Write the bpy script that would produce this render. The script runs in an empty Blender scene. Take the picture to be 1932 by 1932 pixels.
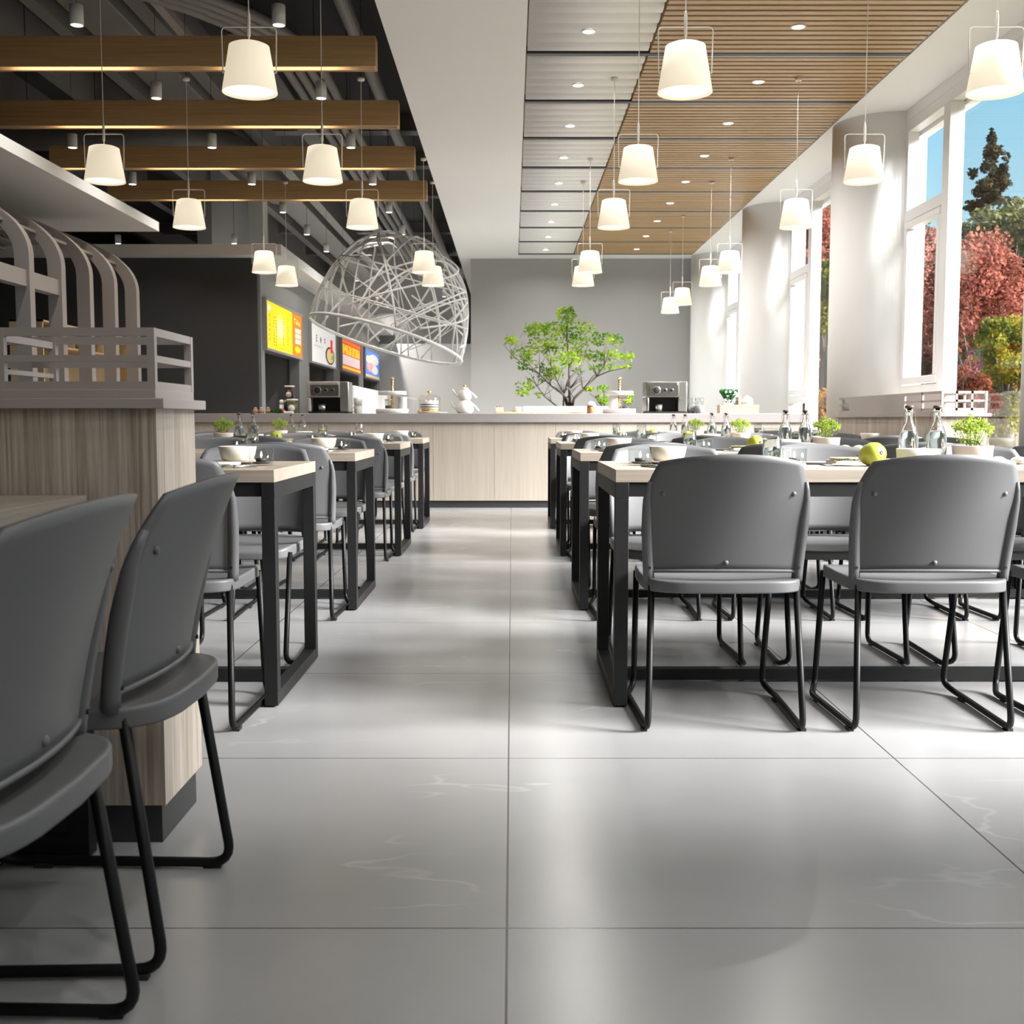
import bpy, bmesh, math, random
from math import sin, cos, pi, radians, sqrt, atan
from mathutils import Vector, Matrix
random.seed(7)
S = bpy.context.scene
COL = S.collection
# ------------------------------------------------------------------ camera
CAM_H = 0.9
TILT = atan(173 / 2146.7)
cd = bpy.data.cameras.new('camera'); cam = bpy.data.objects.new('camera', cd); COL.objects.link(cam)
cam.location = (0, 0, CAM_H); cam.rotation_euler = (pi / 2 - TILT, 0, 0)
cd.lens = 40; cd.sensor_width = 36; cd.clip_start = 0.05; cd.clip_end = 400
cd.dof.use_dof = True; cd.dof.focus_distance = 4.1; cd.dof.aperture_fstop = 9.0
S.camera = cam
_c, _s = cos(TILT), sin(TILT)
def proj(x, y, z):
    z -= CAM_H
    d = y * _c - z * _s
    if d < 0.05: return None
    return (966 + 2146.7 * x / d, 966 - 2146.7 * (y * _s + z * _c) / d)
def seen(x, y, z, m=40, left=-40):
    p = proj(x, y, z)
    return p is not None and left < p[0] < 1932 + m and -300 < p[1] < 1932 + m
def ray(u, v):
    x = (u - 966) / 2146.7; y = -(v - 966) / 2146.7
    return (x, _c + y * _s, -_s + y * _c)
def atY(u, v, Y):
    r = ray(u, v); k = Y / r[1]; return (r[0] * k, Y, CAM_H + r[2] * k)
def atZ(u, v, Z):
    r = ray(u, v); k = (Z - CAM_H) / r[2]; return (r[0] * k, r[1] * k, Z)

# ------------------------------------------------------------------ materials
def newmat(name):
    m = bpy.data.materials.new(name); m.use_nodes = True
    nt = m.node_tree; b = nt.nodes['Principled BSDF']
    return m, nt, b
def N(nt, typ, **kw):
    n = nt.nodes.new(typ)
    for k, v in kw.items():
        if k.startswith('i_'):
            n.inputs[k[2:].replace('_', ' ')].default_value = v
        else: setattr(n, k, v)
    return n
def plain(name, rgb, rough=0.5, metal=0.0, emit=None, estr=0.0, spec=0.5, vary=0.0, vscale=8.0, bump=0.0, coat=0.0):
    m, nt, b = newmat(name)
    b.inputs['Base Color'].default_value = (*rgb, 1); b.inputs['Roughness'].default_value = rough
    b.inputs['Metallic'].default_value = metal; b.inputs['Specular IOR Level'].default_value = spec
    if coat: b.inputs['Coat Weight'].default_value = coat
    if emit:
        b.inputs['Emission Color'].default_value = (*emit, 1); b.inputs['Emission Strength'].default_value = estr
    if vary or bump:
        tc = N(nt, 'ShaderNodeTexCoord'); no = N(nt, 'ShaderNodeTexNoise'); no.inputs['Scale'].default_value = vscale; no.inputs['Detail'].default_value = 4
        nt.links.new(tc.outputs['Object'], no.inputs['Vector'])
        if vary:
            mx = N(nt, 'ShaderNodeMix', data_type='RGBA')
            mx.inputs['A'].default_value = (*[c * (1 - vary) for c in rgb], 1); mx.inputs['B'].default_value = (*[min(1, c * (1 + vary)) for c in rgb], 1)
            nt.links.new(no.outputs['Fac'], mx.inputs['Factor']); nt.links.new(mx.outputs['Result'], b.inputs['Base Color'])
        if bump:
            bp = N(nt, 'ShaderNodeBump'); bp.inputs['Strength'].default_value = bump; bp.inputs['Distance'].default_value = 0.01
            nt.links.new(no.outputs['Fac'], bp.inputs['Height']); nt.links.new(bp.outputs['Normal'], b.inputs['Normal'])
    return m
def wood(name, dark, light, axis='Z', scale=1.0, rough=0.5, contrast=(0.3, 0.7)):
    """fine straight grain running along the given axis (object space)"""
    m, nt, b = newmat(name)
    tc = N(nt, 'ShaderNodeTexCoord')
    sc = {'X': (1.3, 60, 60), 'Y': (60, 1.3, 60), 'Z': (60, 60, 1.3)}[axis]
    mp = N(nt, 'ShaderNodeMapping'); mp.inputs['Scale'].default_value = [s * scale for s in sc]
    nt.links.new(tc.outputs['Object'], mp.inputs['Vector'])
    n1 = N(nt, 'ShaderNodeTexNoise'); n1.inputs['Scale'].default_value = 2.2; n1.inputs['Detail'].default_value = 6; n1.inputs['Roughness'].default_value = 0.65
    nt.links.new(mp.outputs['Vector'], n1.inputs['Vector'])
    mp2 = N(nt, 'ShaderNodeMapping'); mp2.inputs['Scale'].default_value = [s * 0.12 * scale for s in sc]
    nt.links.new(tc.outputs['Object'], mp2.inputs['Vector'])
    n2 = N(nt, 'ShaderNodeTexNoise'); n2.inputs['Scale'].default_value = 1.5; n2.inputs['Detail'].default_value = 3
    nt.links.new(mp2.outputs['Vector'], n2.inputs['Vector'])
    ad = N(nt, 'ShaderNodeMath', operation='MULTIPLY_ADD'); ad.inputs[1].default_value = 0.35
    nt.links.new(n2.outputs['Fac'], ad.inputs[0])
    ml = N(nt, 'ShaderNodeMath', operation='MULTIPLY'); ml.inputs[1].default_value = 0.65
    nt.links.new(n1.outputs['Fac'], ml.inputs[0]); nt.links.new(ml.outputs[0], ad.inputs[2])
    rp = N(nt, 'ShaderNodeValToRGB'); rp.color_ramp.elements[0].position = contrast[0]; rp.color_ramp.elements[1].position = contrast[1]
    rp.color_ramp.elements[0].color = (*dark, 1); rp.color_ramp.elements[1].color = (*light, 1)
    nt.links.new(ad.outputs[0], rp.inputs['Fac']); nt.links.new(rp.outputs['Color'], b.inputs['Base Color'])
    b.inputs['Roughness'].default_value = rough
    bp = N(nt, 'ShaderNodeBump'); bp.inputs['Strength'].default_value = 0.12; bp.inputs['Distance'].default_value = 0.004
    nt.links.new(n1.outputs['Fac'], bp.inputs['Height']); nt.links.new(bp.outputs['Normal'], b.inputs['Normal'])
    return m
def glassmat(name, tint=(1, 1, 1), ior=1.45, rough=0.0):
    m, nt, b = newmat(name)
    b.inputs['Base Color'].default_value = (*tint, 1); b.inputs['Transmission Weight'].default_value = 1
    b.inputs['Roughness'].default_value = rough; b.inputs['IOR'].default_value = ior
    return m
def thin_glass(name, ior=1.5, tint=(1, 1, 1)):
    m, nt, b = newmat(name)
    nt.nodes.remove(b)
    tr = N(nt, 'ShaderNodeBsdfTransparent'); tr.inputs['Color'].default_value = (*tint, 1)
    gl = N(nt, 'ShaderNodeBsdfGlossy'); gl.inputs['Roughness'].default_value = 0.0
    fr = N(nt, 'ShaderNodeFresnel'); fr.inputs['IOR'].default_value = ior
    geo = N(nt, 'ShaderNodeNewGeometry')
    inv = N(nt, 'ShaderNodeMath', operation='SUBTRACT'); inv.inputs[0].default_value = 1.0
    nt.links.new(geo.outputs['Backfacing'], inv.inputs[1])
    mul = N(nt, 'ShaderNodeMath', operation='MULTIPLY'); nt.links.new(fr.outputs[0], mul.inputs[0]); nt.links.new(inv.outputs[0], mul.inputs[1])
    mx = N(nt, 'ShaderNodeMixShader'); nt.links.new(mul.outputs[0], mx.inputs['Fac'])
    nt.links.new(tr.outputs[0], mx.inputs[1]); nt.links.new(gl.outputs[0], mx.inputs[2])
    nt.links.new(mx.outputs[0], nt.nodes['Material Output'].inputs['Surface'])
    return m
def leafmat(name, c1, c2, trans=0.35):
    m, nt, b = newmat(name)
    nt.nodes.remove(b)
    tc = N(nt, 'ShaderNodeTexCoord'); no = N(nt, 'ShaderNodeTexNoise'); no.inputs['Scale'].default_value = 3.5; no.inputs['Detail'].default_value = 3
    nt.links.new(tc.outputs['Object'], no.inputs['Vector'])
    rp = N(nt, 'ShaderNodeValToRGB'); rp.color_ramp.elements[0].position = 0.36; rp.color_ramp.elements[1].position = 0.64
    rp.color_ramp.elements[0].color = (*c1, 1); rp.color_ramp.elements[1].color = (*c2, 1)
    nt.links.new(no.outputs['Fac'], rp.inputs['Fac'])
    d = N(nt, 'ShaderNodeBsdfDiffuse'); t = N(nt, 'ShaderNodeBsdfTranslucent')
    nt.links.new(rp.outputs['Color'], d.inputs['Color']); nt.links.new(rp.outputs['Color'], t.inputs['Color'])
    mx = N(nt, 'ShaderNodeMixShader'); mx.inputs['Fac'].default_value = trans
    nt.links.new(d.outputs[0], mx.inputs[1]); nt.links.new(t.outputs[0], mx.inputs[2])
    nt.links.new(mx.outputs[0], nt.nodes['Material Output'].inputs['Surface'])
    return m

M = {}
M['white'] = plain('white_paint', (0.89, 0.89, 0.885), 0.6)
M['white_wall'] = plain('white_plaster', (0.85, 0.845, 0.835), 0.75, vary=0.02, vscale=3)
M['frame'] = plain('white_window_frame', (0.86, 0.86, 0.86), 0.4)
M['soffit'] = plain('soffit_paint', (0.88, 0.875, 0.87), 0.8)
M['grey_wall'] = plain('grey_plaster', (0.33, 0.325, 0.32), 0.8, vary=0.05, vscale=2)
M['stall_wall'] = plain('grey_panel', (0.27, 0.27, 0.268), 0.7)
M['dark_wall'] = plain('charcoal_paint', (0.052, 0.052, 0.052), 0.8)
M['void'] = plain('black_ceiling_paint', (0.022, 0.022, 0.022), 0.85)
M['duct'] = plain('dark_grey_duct', (0.09, 0.088, 0.086), 0.55)
M['duct_light'] = plain('grey_duct', (0.18, 0.17, 0.163), 0.5)
M['far_wall'] = plain('pale_grey_paint', (0.62, 0.62, 0.61), 0.8)
M['black_metal'] = plain('black_powder_coat', (0.009, 0.0092, 0.0095), 0.5, spec=0.3)
M['tube'] = plain('black_tube_paint', (0.004, 0.004, 0.0042), 0.45, spec=0.22)
M['rubber'] = plain('black_rubber', (0.01, 0.01, 0.01), 0.7)
M['plastic'] = plain('grey_plastic', (0.097, 0.097, 0.0995), 0.48, bump=0.02, vscale=900)
M['hole'] = plain('dark_hole', (0.004, 0.004, 0.004), 0.6)
M['ash_z'] = wood('ash_veneer_upright', (0.27, 0.215, 0.165), (0.62, 0.545, 0.465), 'Z', 1.0, 0.5, (0.36, 0.62))
M['ash_x'] = wood('ash_tabletop', (0.225, 0.182, 0.14), (0.385, 0.33, 0.275), 'X', 1.0, 0.42)
M['ash_counter'] = wood('ash_counter_front', (0.35, 0.30, 0.247), (0.475, 0.42, 0.36), 'Z', 0.7, 0.5)
M['oak_x'] = wood('golden_oak', (0.36, 0.215, 0.095), (0.60, 0.385, 0.185), 'X', 0.6, 0.5)
M['oak_slat'] = wood('oak_slat', (0.34, 0.215, 0.10), (0.56, 0.385, 0.20), 'X', 0.6, 0.45)
M['slat_back'] = plain('slat_backing', (0.66, 0.52, 0.36), 0.7)
M['taupe'] = plain('taupe_lacquer', (0.36, 0.32, 0.298), 0.5)
M['taupe_dark'] = plain('taupe_arch_lacquer', (0.30, 0.265, 0.25), 0.5)
M['counter_top'] = plain('grey_beige_stone', (0.30, 0.278, 0.27), 0.35, vary=0.04, vscale=30)
M['plinth'] = plain('dark_plinth', (0.03, 0.03, 0.031), 0.5)
M['strip'] = plain('black_track', (0.02, 0.02, 0.021), 0.5)
M['strip_lip'] = plain('grey_track_lip', (0.36, 0.36, 0.38), 0.4)
M['lamp_wire'] = plain('white_wire', (0.72, 0.68, 0.64), 0.4)
M['shade'] = plain('lit_fabric_shade', (0.70, 0.66, 0.58), 0.8, emit=(1.0, 0.86, 0.64), estr=0.62)
M['shade_in'] = plain('lit_shade_diffuser', (0.8, 0.75, 0.65), 0.8, emit=(1.0, 0.86, 0.62), estr=1.6)
M['spot_lens'] = plain('lit_lens', (0.9, 0.9, 0.9), 0.4, emit=(1.0, 0.97, 0.92), estr=5.0)
M['led'] = plain('warm_led', (0.9, 0.85, 0.7), 0.4, emit=(1.0, 0.83, 0.58), estr=9.0)
M['spot_body'] = plain('white_spot_body', (0.62, 0.62, 0.63), 0.45)
M['chrome'] = plain('brushed_steel', (0.55, 0.54, 0.52), 0.28, metal=1.0, vary=0.1, vscale=40)
M['steel_dark'] = plain('dark_steel', (0.22, 0.21, 0.19), 0.35, metal=1.0)
M['gold'] = plain('polished_gold', (0.85, 0.58, 0.26), 0.22, metal=1.0)
M['ceramic'] = plain('white_ceramic', (0.66, 0.65, 0.625), 0.25)
M['cream'] = plain('cream_ceramic', (0.56, 0.53, 0.46), 0.4)
M['pot_pink'] = plain('pale_stone_pot', (0.48, 0.43, 0.38), 0.6)
M['grey_mug'] = plain('grey_stoneware', (0.16, 0.15, 0.15), 0.4)
M['glass'] = glassmat('clear_glass')
M['water'] = glassmat('still_water', (0.70, 0.76, 0.76), 1.33)
M['window_glass'] = thin_glass('window_glass', 1.3)
M['thin_clear'] = thin_glass('thin_clear_glass', 1.6, (0.93, 0.94, 0.93))
M['coated_glass'] = thin_glass('coated_window_glass', 1.07)
M['candle'] = plain('dark_wax', (0.05, 0.047, 0.045), 0.5)
M['flame'] = plain('candle_flame', (1, 0.7, 0.4), 0.5, emit=(1.0, 0.72, 0.42), estr=14.0)
M['cork'] = plain('dark_brown_stopper', (0.06, 0.035, 0.028), 0.6)
M['wire'] = plain('rusty_wire', (0.16, 0.10, 0.08), 0.4, metal=0.8)
M['pear'] = plain('green_pear_skin', (0.30, 0.33, 0.03), 0.35, vary=0.25, vscale=25)
M['stem'] = plain('brown_stem', (0.07, 0.045, 0.025), 0.7)
M['bark'] = plain('grey_brown_bark', (0.10, 0.08, 0.065), 0.85, vary=0.3, vscale=40)
M['lime_leaf'] = leafmat('lime_green_leaf', (0.20, 0.29, 0.035), (0.45, 0.53, 0.13), 0.4)
M['tree_leaf'] = leafmat('fresh_green_leaf', (0.06, 0.16, 0.012), (0.34, 0.48, 0.02), 0.4)
M['herb'] = leafmat('dark_herb_leaf', (0.04, 0.10, 0.03), (0.12, 0.22, 0.07), 0.2)
M['pot_leaf'] = leafmat('deep_green_leaf', (0.02, 0.11, 0.03), (0.05, 0.22, 0.06), 0.2)
M['soil'] = plain('dark_soil', (0.03, 0.022, 0.015), 0.9)
M['napkin'] = plain('cream_linen', (0.55, 0.50, 0.42), 0.8)
M['shell'] = plain('ivory_shell', (0.56, 0.53, 0.46), 0.35)
M['kraft'] = plain('light_wood_crate', (0.42, 0.32, 0.22), 0.6, vary=0.08, vscale=20)
M['board_wood'] = plain('pale_cutting_board', (0.66, 0.48, 0.28), 0.5, vary=0.1, vscale=20)
M['liner'] = plain('pale_glow_liner', (0.78, 0.66, 0.46), 0.7)
M['sky_blue'] = plain('sky_blue_panel', (0.16, 0.45, 0.72), 0.5)
M['dome'] = plain('white_rattan_frame', (0.66, 0.66, 0.655), 0.55)
DLW, SPW = 11.0, 8.0; WORLD, SUN, SUNA, SUND, EXPO = 0.95, 28.0, 28, (-0.85, 0.25, -0.50), 0.12
# floor: large polished grey marble tiles
def floor_mat():
    m, nt, b = newmat('polished_grey_marble_tiles')
    L = nt.links.new
    tc = N(nt, 'ShaderNodeTexCoord'); sp = N(nt, 'ShaderNodeSeparateXYZ'); L(tc.outputs['Object'], sp.inputs[0])
    def line(out, off, pitch, w):
        a = N(nt, 'ShaderNodeMath', operation='ADD'); a.inputs[1].default_value = off; L(out, a.inputs[0])
        d = N(nt, 'ShaderNodeMath', operation='DIVIDE'); d.inputs[1].default_value = pitch; L(a.outputs[0], d.inputs[0])
        f = N(nt, 'ShaderNodeMath', operation='FRACT'); L(d.outputs[0], f.inputs[0])
        s = N(nt, 'ShaderNodeMath', operation='SUBTRACT'); s.inputs[1].default_value = 0.5; L(f.outputs[0], s.inputs[0])
        ab = N(nt, 'ShaderNodeMath', operation='ABSOLUTE'); L(s.outputs[0], ab.inputs[0])
        g = N(nt, 'ShaderNodeMath', operation='GREATER_THAN'); g.inputs[1].default_value = 0.5 - w / pitch / 2; L(ab.outputs[0], g.inputs[0])
        return g.outputs[0]
    gx = line(sp.outputs['X'], 0.009 + 30 * 1.03, 1.03, 0.0042)
    gy = line(sp.outputs['Y'], -1.957 + 30 * 1.0204, 1.0204, 0.0042)
    mxl = N(nt, 'ShaderNodeMath', operation='MAXIMUM'); L(gx, mxl.inputs[0]); L(gy, mxl.inputs[1])
    # broad clouding
    n1 = N(nt, 'ShaderNodeTexNoise'); n1.inputs['Scale'].default_value = 1.1; n1.inputs['Detail'].default_value = 6; L(tc.outputs['Object'], n1.inputs['Vector'])
    r1 = N(nt, 'ShaderNodeValToRGB'); r1.color_ramp.elements[0].position = 0.3; r1.color_ramp.elements[1].position = 0.7
    r1.color_ramp.elements[0].color = (0.245, 0.243, 0.240, 1); r1.color_ramp.elements[1].color = (0.31, 0.307, 0.303, 1)
    L(n1.outputs['Fac'], r1.inputs['Fac'])
    # thin veins
    mp = N(nt, 'ShaderNodeMapping'); mp.inputs['Rotation'].default_value = (0, 0, 0.75); mp.inputs['Scale'].default_value = (0.55, 1.5, 1); L(tc.outputs['Object'], mp.inputs['Vector'])
    n2 = N(nt, 'ShaderNodeTexNoise'); n2.inputs['Scale'].default_value = 0.75; n2.inputs['Detail'].default_value = 5; n2.inputs['Roughness'].default_value = 0.5; L(mp.outputs[0], n2.inputs['Vector'])
    s2 = N(nt, 'ShaderNodeMath', operation='SUBTRACT'); s2.inputs[1].default_value = 0.5; L(n2.outputs['Fac'], s2.inputs[0])
    a2 = N(nt, 'ShaderNodeMath', operation='ABSOLUTE'); L(s2.outputs[0], a2.inputs[0])
    r2 = N(nt, 'ShaderNodeValToRGB'); r2.color_ramp.elements[0].position = 0.0; r2.color_ramp.elements[1].position = 0.0035
    r2.color_ramp.elements[0].color = (1, 1, 1, 1); r2.color_ramp.elements[1].color = (0, 0, 0, 1); L(a2.outputs[0], r2.inputs['Fac'])
    n3 = N(nt, 'ShaderNodeTexNoise'); n3.inputs['Scale'].default_value = 1.7; n3.inputs['Detail'].default_value = 2; L(tc.outputs['Object'], n3.inputs['Vector'])
    r3 = N(nt, 'ShaderNodeValToRGB'); r3.color_ramp.elements[0].position = 0.5; r3.color_ramp.elements[1].position = 0.68
    L(n3.outputs['Fac'], r3.inputs['Fac'])
    vm = N(nt, 'ShaderNodeMath', operation='MULTIPLY'); L(r2.outputs['Color'], vm.inputs[0]); L(r3.outputs['Color'], vm.inputs[1])
    vs = N(nt, 'ShaderNodeMath', operation='MULTIPLY'); vs.inputs[1].default_value = 0.3; L(vm.outputs[0], vs.inputs[0])
    m1 = N(nt, 'ShaderNodeMix', data_type='RGBA'); L(vs.outputs[0], m1.inputs['Factor']); L(r1.outputs['Color'], m1.inputs['A']); m1.inputs['B'].default_value = (0.68, 0.66, 0.64, 1)
    m2 = N(nt, 'ShaderNodeMix', data_type='RGBA'); L(mxl.outputs[0], m2.inputs['Factor']); L(m1.outputs['Result'], m2.inputs['A']); m2.inputs['B'].default_value = (0.05, 0.05, 0.05, 1)
    L(m2.outputs['Result'], b.inputs['Base Color'])
    n4 = N(nt, 'ShaderNodeTexNoise'); n4.inputs['Scale'].default_value = 2.0; L(tc.outputs['Object'], n4.inputs['Vector'])
    mr = N(nt, 'ShaderNodeMapRange'); mr.inputs['To Min'].default_value = 0.19; mr.inputs['To Max'].default_value = 0.29; L(n4.outputs['Fac'], mr.inputs['Value']); L(mr.outputs[0], b.inputs['Roughness'])
    b.inputs['Specular IOR Level'].default_value = 0.6
    return m
M['floor'] = floor_mat()

# ------------------------------------------------------------------ mesh builder
class MB:
    def __init__(s): s.v = []; s.f = []; s.smooth = []
    def add(s, vs, fs, sm=False):
        o = len(s.v); s.v += [tuple(v) for v in vs]
        for f in fs: s.f.append([o + i for i in f]); s.smooth.append(sm)
        return s
    def box(s, x0, x1, y0, y1, z0, z1):
        return s.add([(x0, y0, z0), (x1, y0, z0), (x1, y1, z0), (x0, y1, z0), (x0, y0, z1), (x1, y0, z1), (x1, y1, z1), (x0, y1, z1)],
                     [(0, 3, 2, 1), (4, 5, 6, 7), (0, 1, 5, 4), (1, 2, 6, 5), (2, 3, 7, 6), (3, 0, 4, 7)])
    def lathe(s, prof, n=24, c=(0, 0, 0), axis='Z', sm=True, close=False):
        """prof: list of (r, z); ends with r==0 are collapsed"""
        rings = []; vs = []
        for r, z in prof:
            if r < 1e-6: rings.append([len(vs)]); vs.append((0, 0, z))
            else:
                rings.append(list(range(len(vs), len(vs) + n)))
                for i in range(n): a = 2 * pi * i / n; vs.append((r * cos(a), r * sin(a), z))
        fs = []
        pairs = list(zip(rings[:-1], rings[1:])) + ([(rings[-1], rings[0])] if close else [])
        for A, B in pairs:
            if len(A) == 1 and len(B) == 1: continue
            for i in range(n):
                j = (i + 1) % n
                if len(A) == 1: fs.append((A[0], B[j], B[i]))
                elif len(B) == 1: fs.append((A[i], A[j], B[0]))
                else: fs.append((A[i], A[j], B[j], B[i]))
        if axis == 'Y': vs = [(x, z, -y) for x, y, z in vs]
        if axis == 'X': vs = [(z, x, y) for x, y, z in vs]
        return s.add([(x + c[0], y + c[1], z + c[2]) for x, y, z in vs], fs, sm)
    def cyl(s, r, z0, z1, c=(0, 0, 0), n=20, axis='Z'):
        return s.lathe([(0, z0), (r, z0), (r, z1), (0, z1)], n, c, axis, False)
    def tube(s, pts, r, n=8, closed=False, cap=True):
        P = [Vector(p) for p in pts]; k = len(P)
        rr = r if isinstance(r, (list, tuple)) else [r] * k
        T = []
        for i in range(k):
            a = P[(i - 1) % k] if (closed or i > 0) else P[i]; b = P[(i + 1) % k] if (closed or i < k - 1) else P[i]
            t = (b - a); T.append(t.normalized() if t.length > 1e-9 else Vector((0, 0, 1)))
        up = Vector((0, 0, 1)) if abs(T[0].z) < 0.9 else Vector((1, 0, 0))
        u = (up - T[0] * up.dot(T[0])).normalized(); vs = []
        for i in range(k):
            u = (u - T[i] * u.dot(T[i])); u = u.normalized() if u.length > 1e-6 else T[i].orthogonal().normalized()
            w = T[i].cross(u)
            for j in range(n):
                a = 2 * pi * j / n; vs.append(P[i] + (u * cos(a) + w * sin(a)) * rr[i])
        fs = []
        for i in range(k if closed else k - 1):
            for j in range(n):
                a = i * n + j; b = i * n + (j + 1) % n; c2 = ((i + 1) % k) * n + (j + 1) % n; d = ((i + 1) % k) * n + j
                fs.append((a, b, c2, d))
        s.add(vs, fs, True)
        if cap and not closed:
            o = len(s.v) - len(vs)
            s.f.append([o + j for j in range(n)][::-1]); s.smooth.append(False)
            s.f.append([o + (k - 1) * n + j for j in range(n)]); s.smooth.append(False)
        return s
    def prism(s, poly, a0, a1, axis='Y'):
        """poly of (p,q); extruded along axis. axis Y: (x,z); axis X: (y,z); axis Z: (x,y)"""
        def mk(p, q, a): return {'Y': (p, a, q), 'X': (a, p, q), 'Z': (p, q, a)}[axis]
        n = len(poly); vs = [mk(p, q, a0) for p, q in poly] + [mk(p, q, a1) for p, q in poly]
        fs = [list(range(n)), list(range(n, 2 * n))[::-1]] + [(i, i + n, (i + 1) % n + n, (i + 1) % n) for i in range(n)]
        return s.add(vs, fs)
    def sphere(s, c, rx, ry=None, rz=None, n=12, m=8):
        ry = rx if ry is None else ry; rz = rx if rz is None else rz
        b = MB().lathe([(sin(pi * i / m), -cos(pi * i / m)) for i in range(m + 1)], n)
        return s.add([(c[0] + x * rx, c[1] + y * ry, c[2] + z * rz) for x, y, z in b.v], b.f, True)
    def grid(s, fn, nu, nv, sm=True):
        vs = [fn(i / nu, j / nv) for j in range(nv + 1) for i in range(nu + 1)]
        fs = [(j * (nu + 1) + i, j * (nu + 1) + i + 1, (j + 1) * (nu + 1) + i + 1, (j + 1) * (nu + 1) + i) for j in range(nv) for i in range(nu)]
        return s.add(vs, fs, sm)
    def xf(s, mat):
        s.v = [tuple(mat @ Vector(v)) for v in s.v]; return s
    def mesh(s, name, mat, bevel=0.0, seg=2, recalc=True, weld=False, flat=False):
        me = bpy.data.meshes.new(name); me.from_pydata(s.v, [], s.f)
        me.polygons.foreach_set('use_smooth', s.smooth); me.materials.append(mat)
        bm = bmesh.new(); bm.from_mesh(me)
        if weld: bmesh.ops.remove_doubles(bm, verts=bm.verts, dist=1e-5)
        if recalc: bmesh.ops.recalc_face_normals(bm, faces=bm.faces)
        if bevel > 0:
            es = [e for e in bm.edges if len(e.link_faces) == 2 and e.calc_face_angle(0) > 0.5]
            r = bmesh.ops.bevel(bm, geom=es, offset=bevel, segments=seg, affect='EDGES', profile=0.5, clamp_overlap=True)
            for f in r['faces']: f.smooth = True
        bm.to_mesh(me); bm.free()
        return me
    def build(s, name, mat, parent=None, loc=None, **kw):
        o = bpy.data.objects.new(name, s.mesh(name, mat, **kw)); COL.objects.link(o)
        if parent is not None: o.parent = parent
        if loc is not None: o.location = loc
        return o
def thing(name, label, cat, loc=(0, 0, 0), rz=0.0, group=None):
    o = bpy.data.objects.new(name, None); COL.objects.link(o); o.empty_display_size = 0.1
    o.location = loc; o.rotation_euler = (0, 0, rz); o['label'] = label; o['category'] = cat
    if group: o['group'] = group
    return o
def tag(o, label, cat, group=None):
    o['label'] = label; o['category'] = cat
    if group: o['group'] = group
    return o
def structure(o, label=None, cat=None):
    o['kind'] = 'structure'
    if label: o['label'] = label
    if cat: o['category'] = cat
    return o
def dup(src, loc, rz=None, label=None, group=None, scale=None):
    def cp(o, par):
        c = o.copy(); COL.objects.link(c)
        if par is not None: c.parent = par
        for ch in kids.get(o.name, ()): cp(ch, c)
        return c
    kids = {}
    def walk(o):
        kids[o.name] = list(o.children)
        for ch in o.children: walk(ch)
    walk(src)
    r = cp(src, None); r.location = loc
    if rz is not None: r.rotation_euler = (0, 0, rz)
    if scale is not None: r.scale = scale
    if label: r['label'] = label
    if group: r['group'] = group
    return r
class Kind:
    """first placement moves the original, later ones copy it"""
    def __init__(s, root): s.root = root; s.used = False
    def put(s, loc, rz=0.0, label=None, group=None, scale=None):
        if not s.used:
            s.used = True; r = s.root; r.location = loc; r.rotation_euler = (0, 0, rz)
            if scale is not None: r.scale = scale
            if label: r['label'] = label
            if group: r['group'] = group
            return r
        return dup(s.root, loc, rz, label, group, scale or (1, 1, 1))
def bar(mb, p, q, w, h):
    """box bar between two points, w across, h up"""
    p = Vector(p); q = Vector(q); t = (q - p).normalized(); up = Vector((0, 0, 1)) if abs(t.z) < 0.95 else Vector((0, 1, 0))
    a = t.cross(up).normalized() * w / 2; b = a.cross(t).normalized() * h / 2
    vs = [p - a - b, p + a - b, p + a + b, p - a + b, q - a - b, q + a - b, q + a + b, q - a + b]
    mb.add(vs, [(0, 3, 2, 1), (4, 5, 6, 7), (0, 1, 5, 4), (1, 2, 6, 5), (2, 3, 7, 6), (3, 0, 4, 7)])
def arc_path(corners, r, n=5):
    """polyline with rounded corners"""
    P = [Vector(c) for c in corners]; out = [P[0]]
    for i in range(1, len(P) - 1):
        a = (P[i - 1] - P[i]); b = (P[i + 1] - P[i]); ra = r[i] if isinstance(r, (list, tuple)) else r
        l = min(ra, a.length * 0.49, b.length * 0.49)
        p0 = P[i] + a.normalized() * l; p1 = P[i] + b.normalized() * l
        for k in range(n + 1):
            t = k / n; out.append(p0 * (1 - t) ** 2 + P[i] * 2 * t * (1 - t) + p1 * t * t)
    out.append(P[-1]); return out
# ================================================================== SETTING
ZC = 3.4
structure(MB().box(-9, 3.55, -3, 25.8, -0.15, 0).build('floor', M['floor']), 'glossy grey marble floor of large square tiles', 'floor')
structure(MB().box(-0.64, 3.4, 17.9, 18.1, 0, 4.4).build('wall_back', M['grey_wall']))
structure(MB().box(-0.64, -0.54, 18.1, 25.6, 0, 4.4).build('wall_sun_block', M['grey_wall']))  # unseen wall added to keep sun off the back bar and far wall
structure(MB().box(-9, -0.64, 25.6, 25.8, 0, 2.6).build('wall_far', M['far_wall']))
structure(MB().box(-9, -0.64, 25.6, 25.8, 2.6, 4.4).build('trim_1', M['dark_wall']))
structure(MB().box(-9.2, -9, -3, 25.8, 0, 4.4).build('wall_left', M['dark_wall']))
structure(MB().box(-9.2, 3.55, -3.2, -3, 0, 4.4).build('wall_front', M['white_wall']))
structure(MB().box(-9.2, -0.82, -3.2, 25.8, 4.4, 4.5).build('ceiling', M['void']))
structure(MB().box(-0.82, 0.095, -3.2, 23, ZC, 4.5).build('ceiling_soffit', M['soffit']))
structure(MB().box(0.095, 2.73, -3.2, 6.83, ZC, 3.5).build('ceiling_front', M['soffit']))
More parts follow.
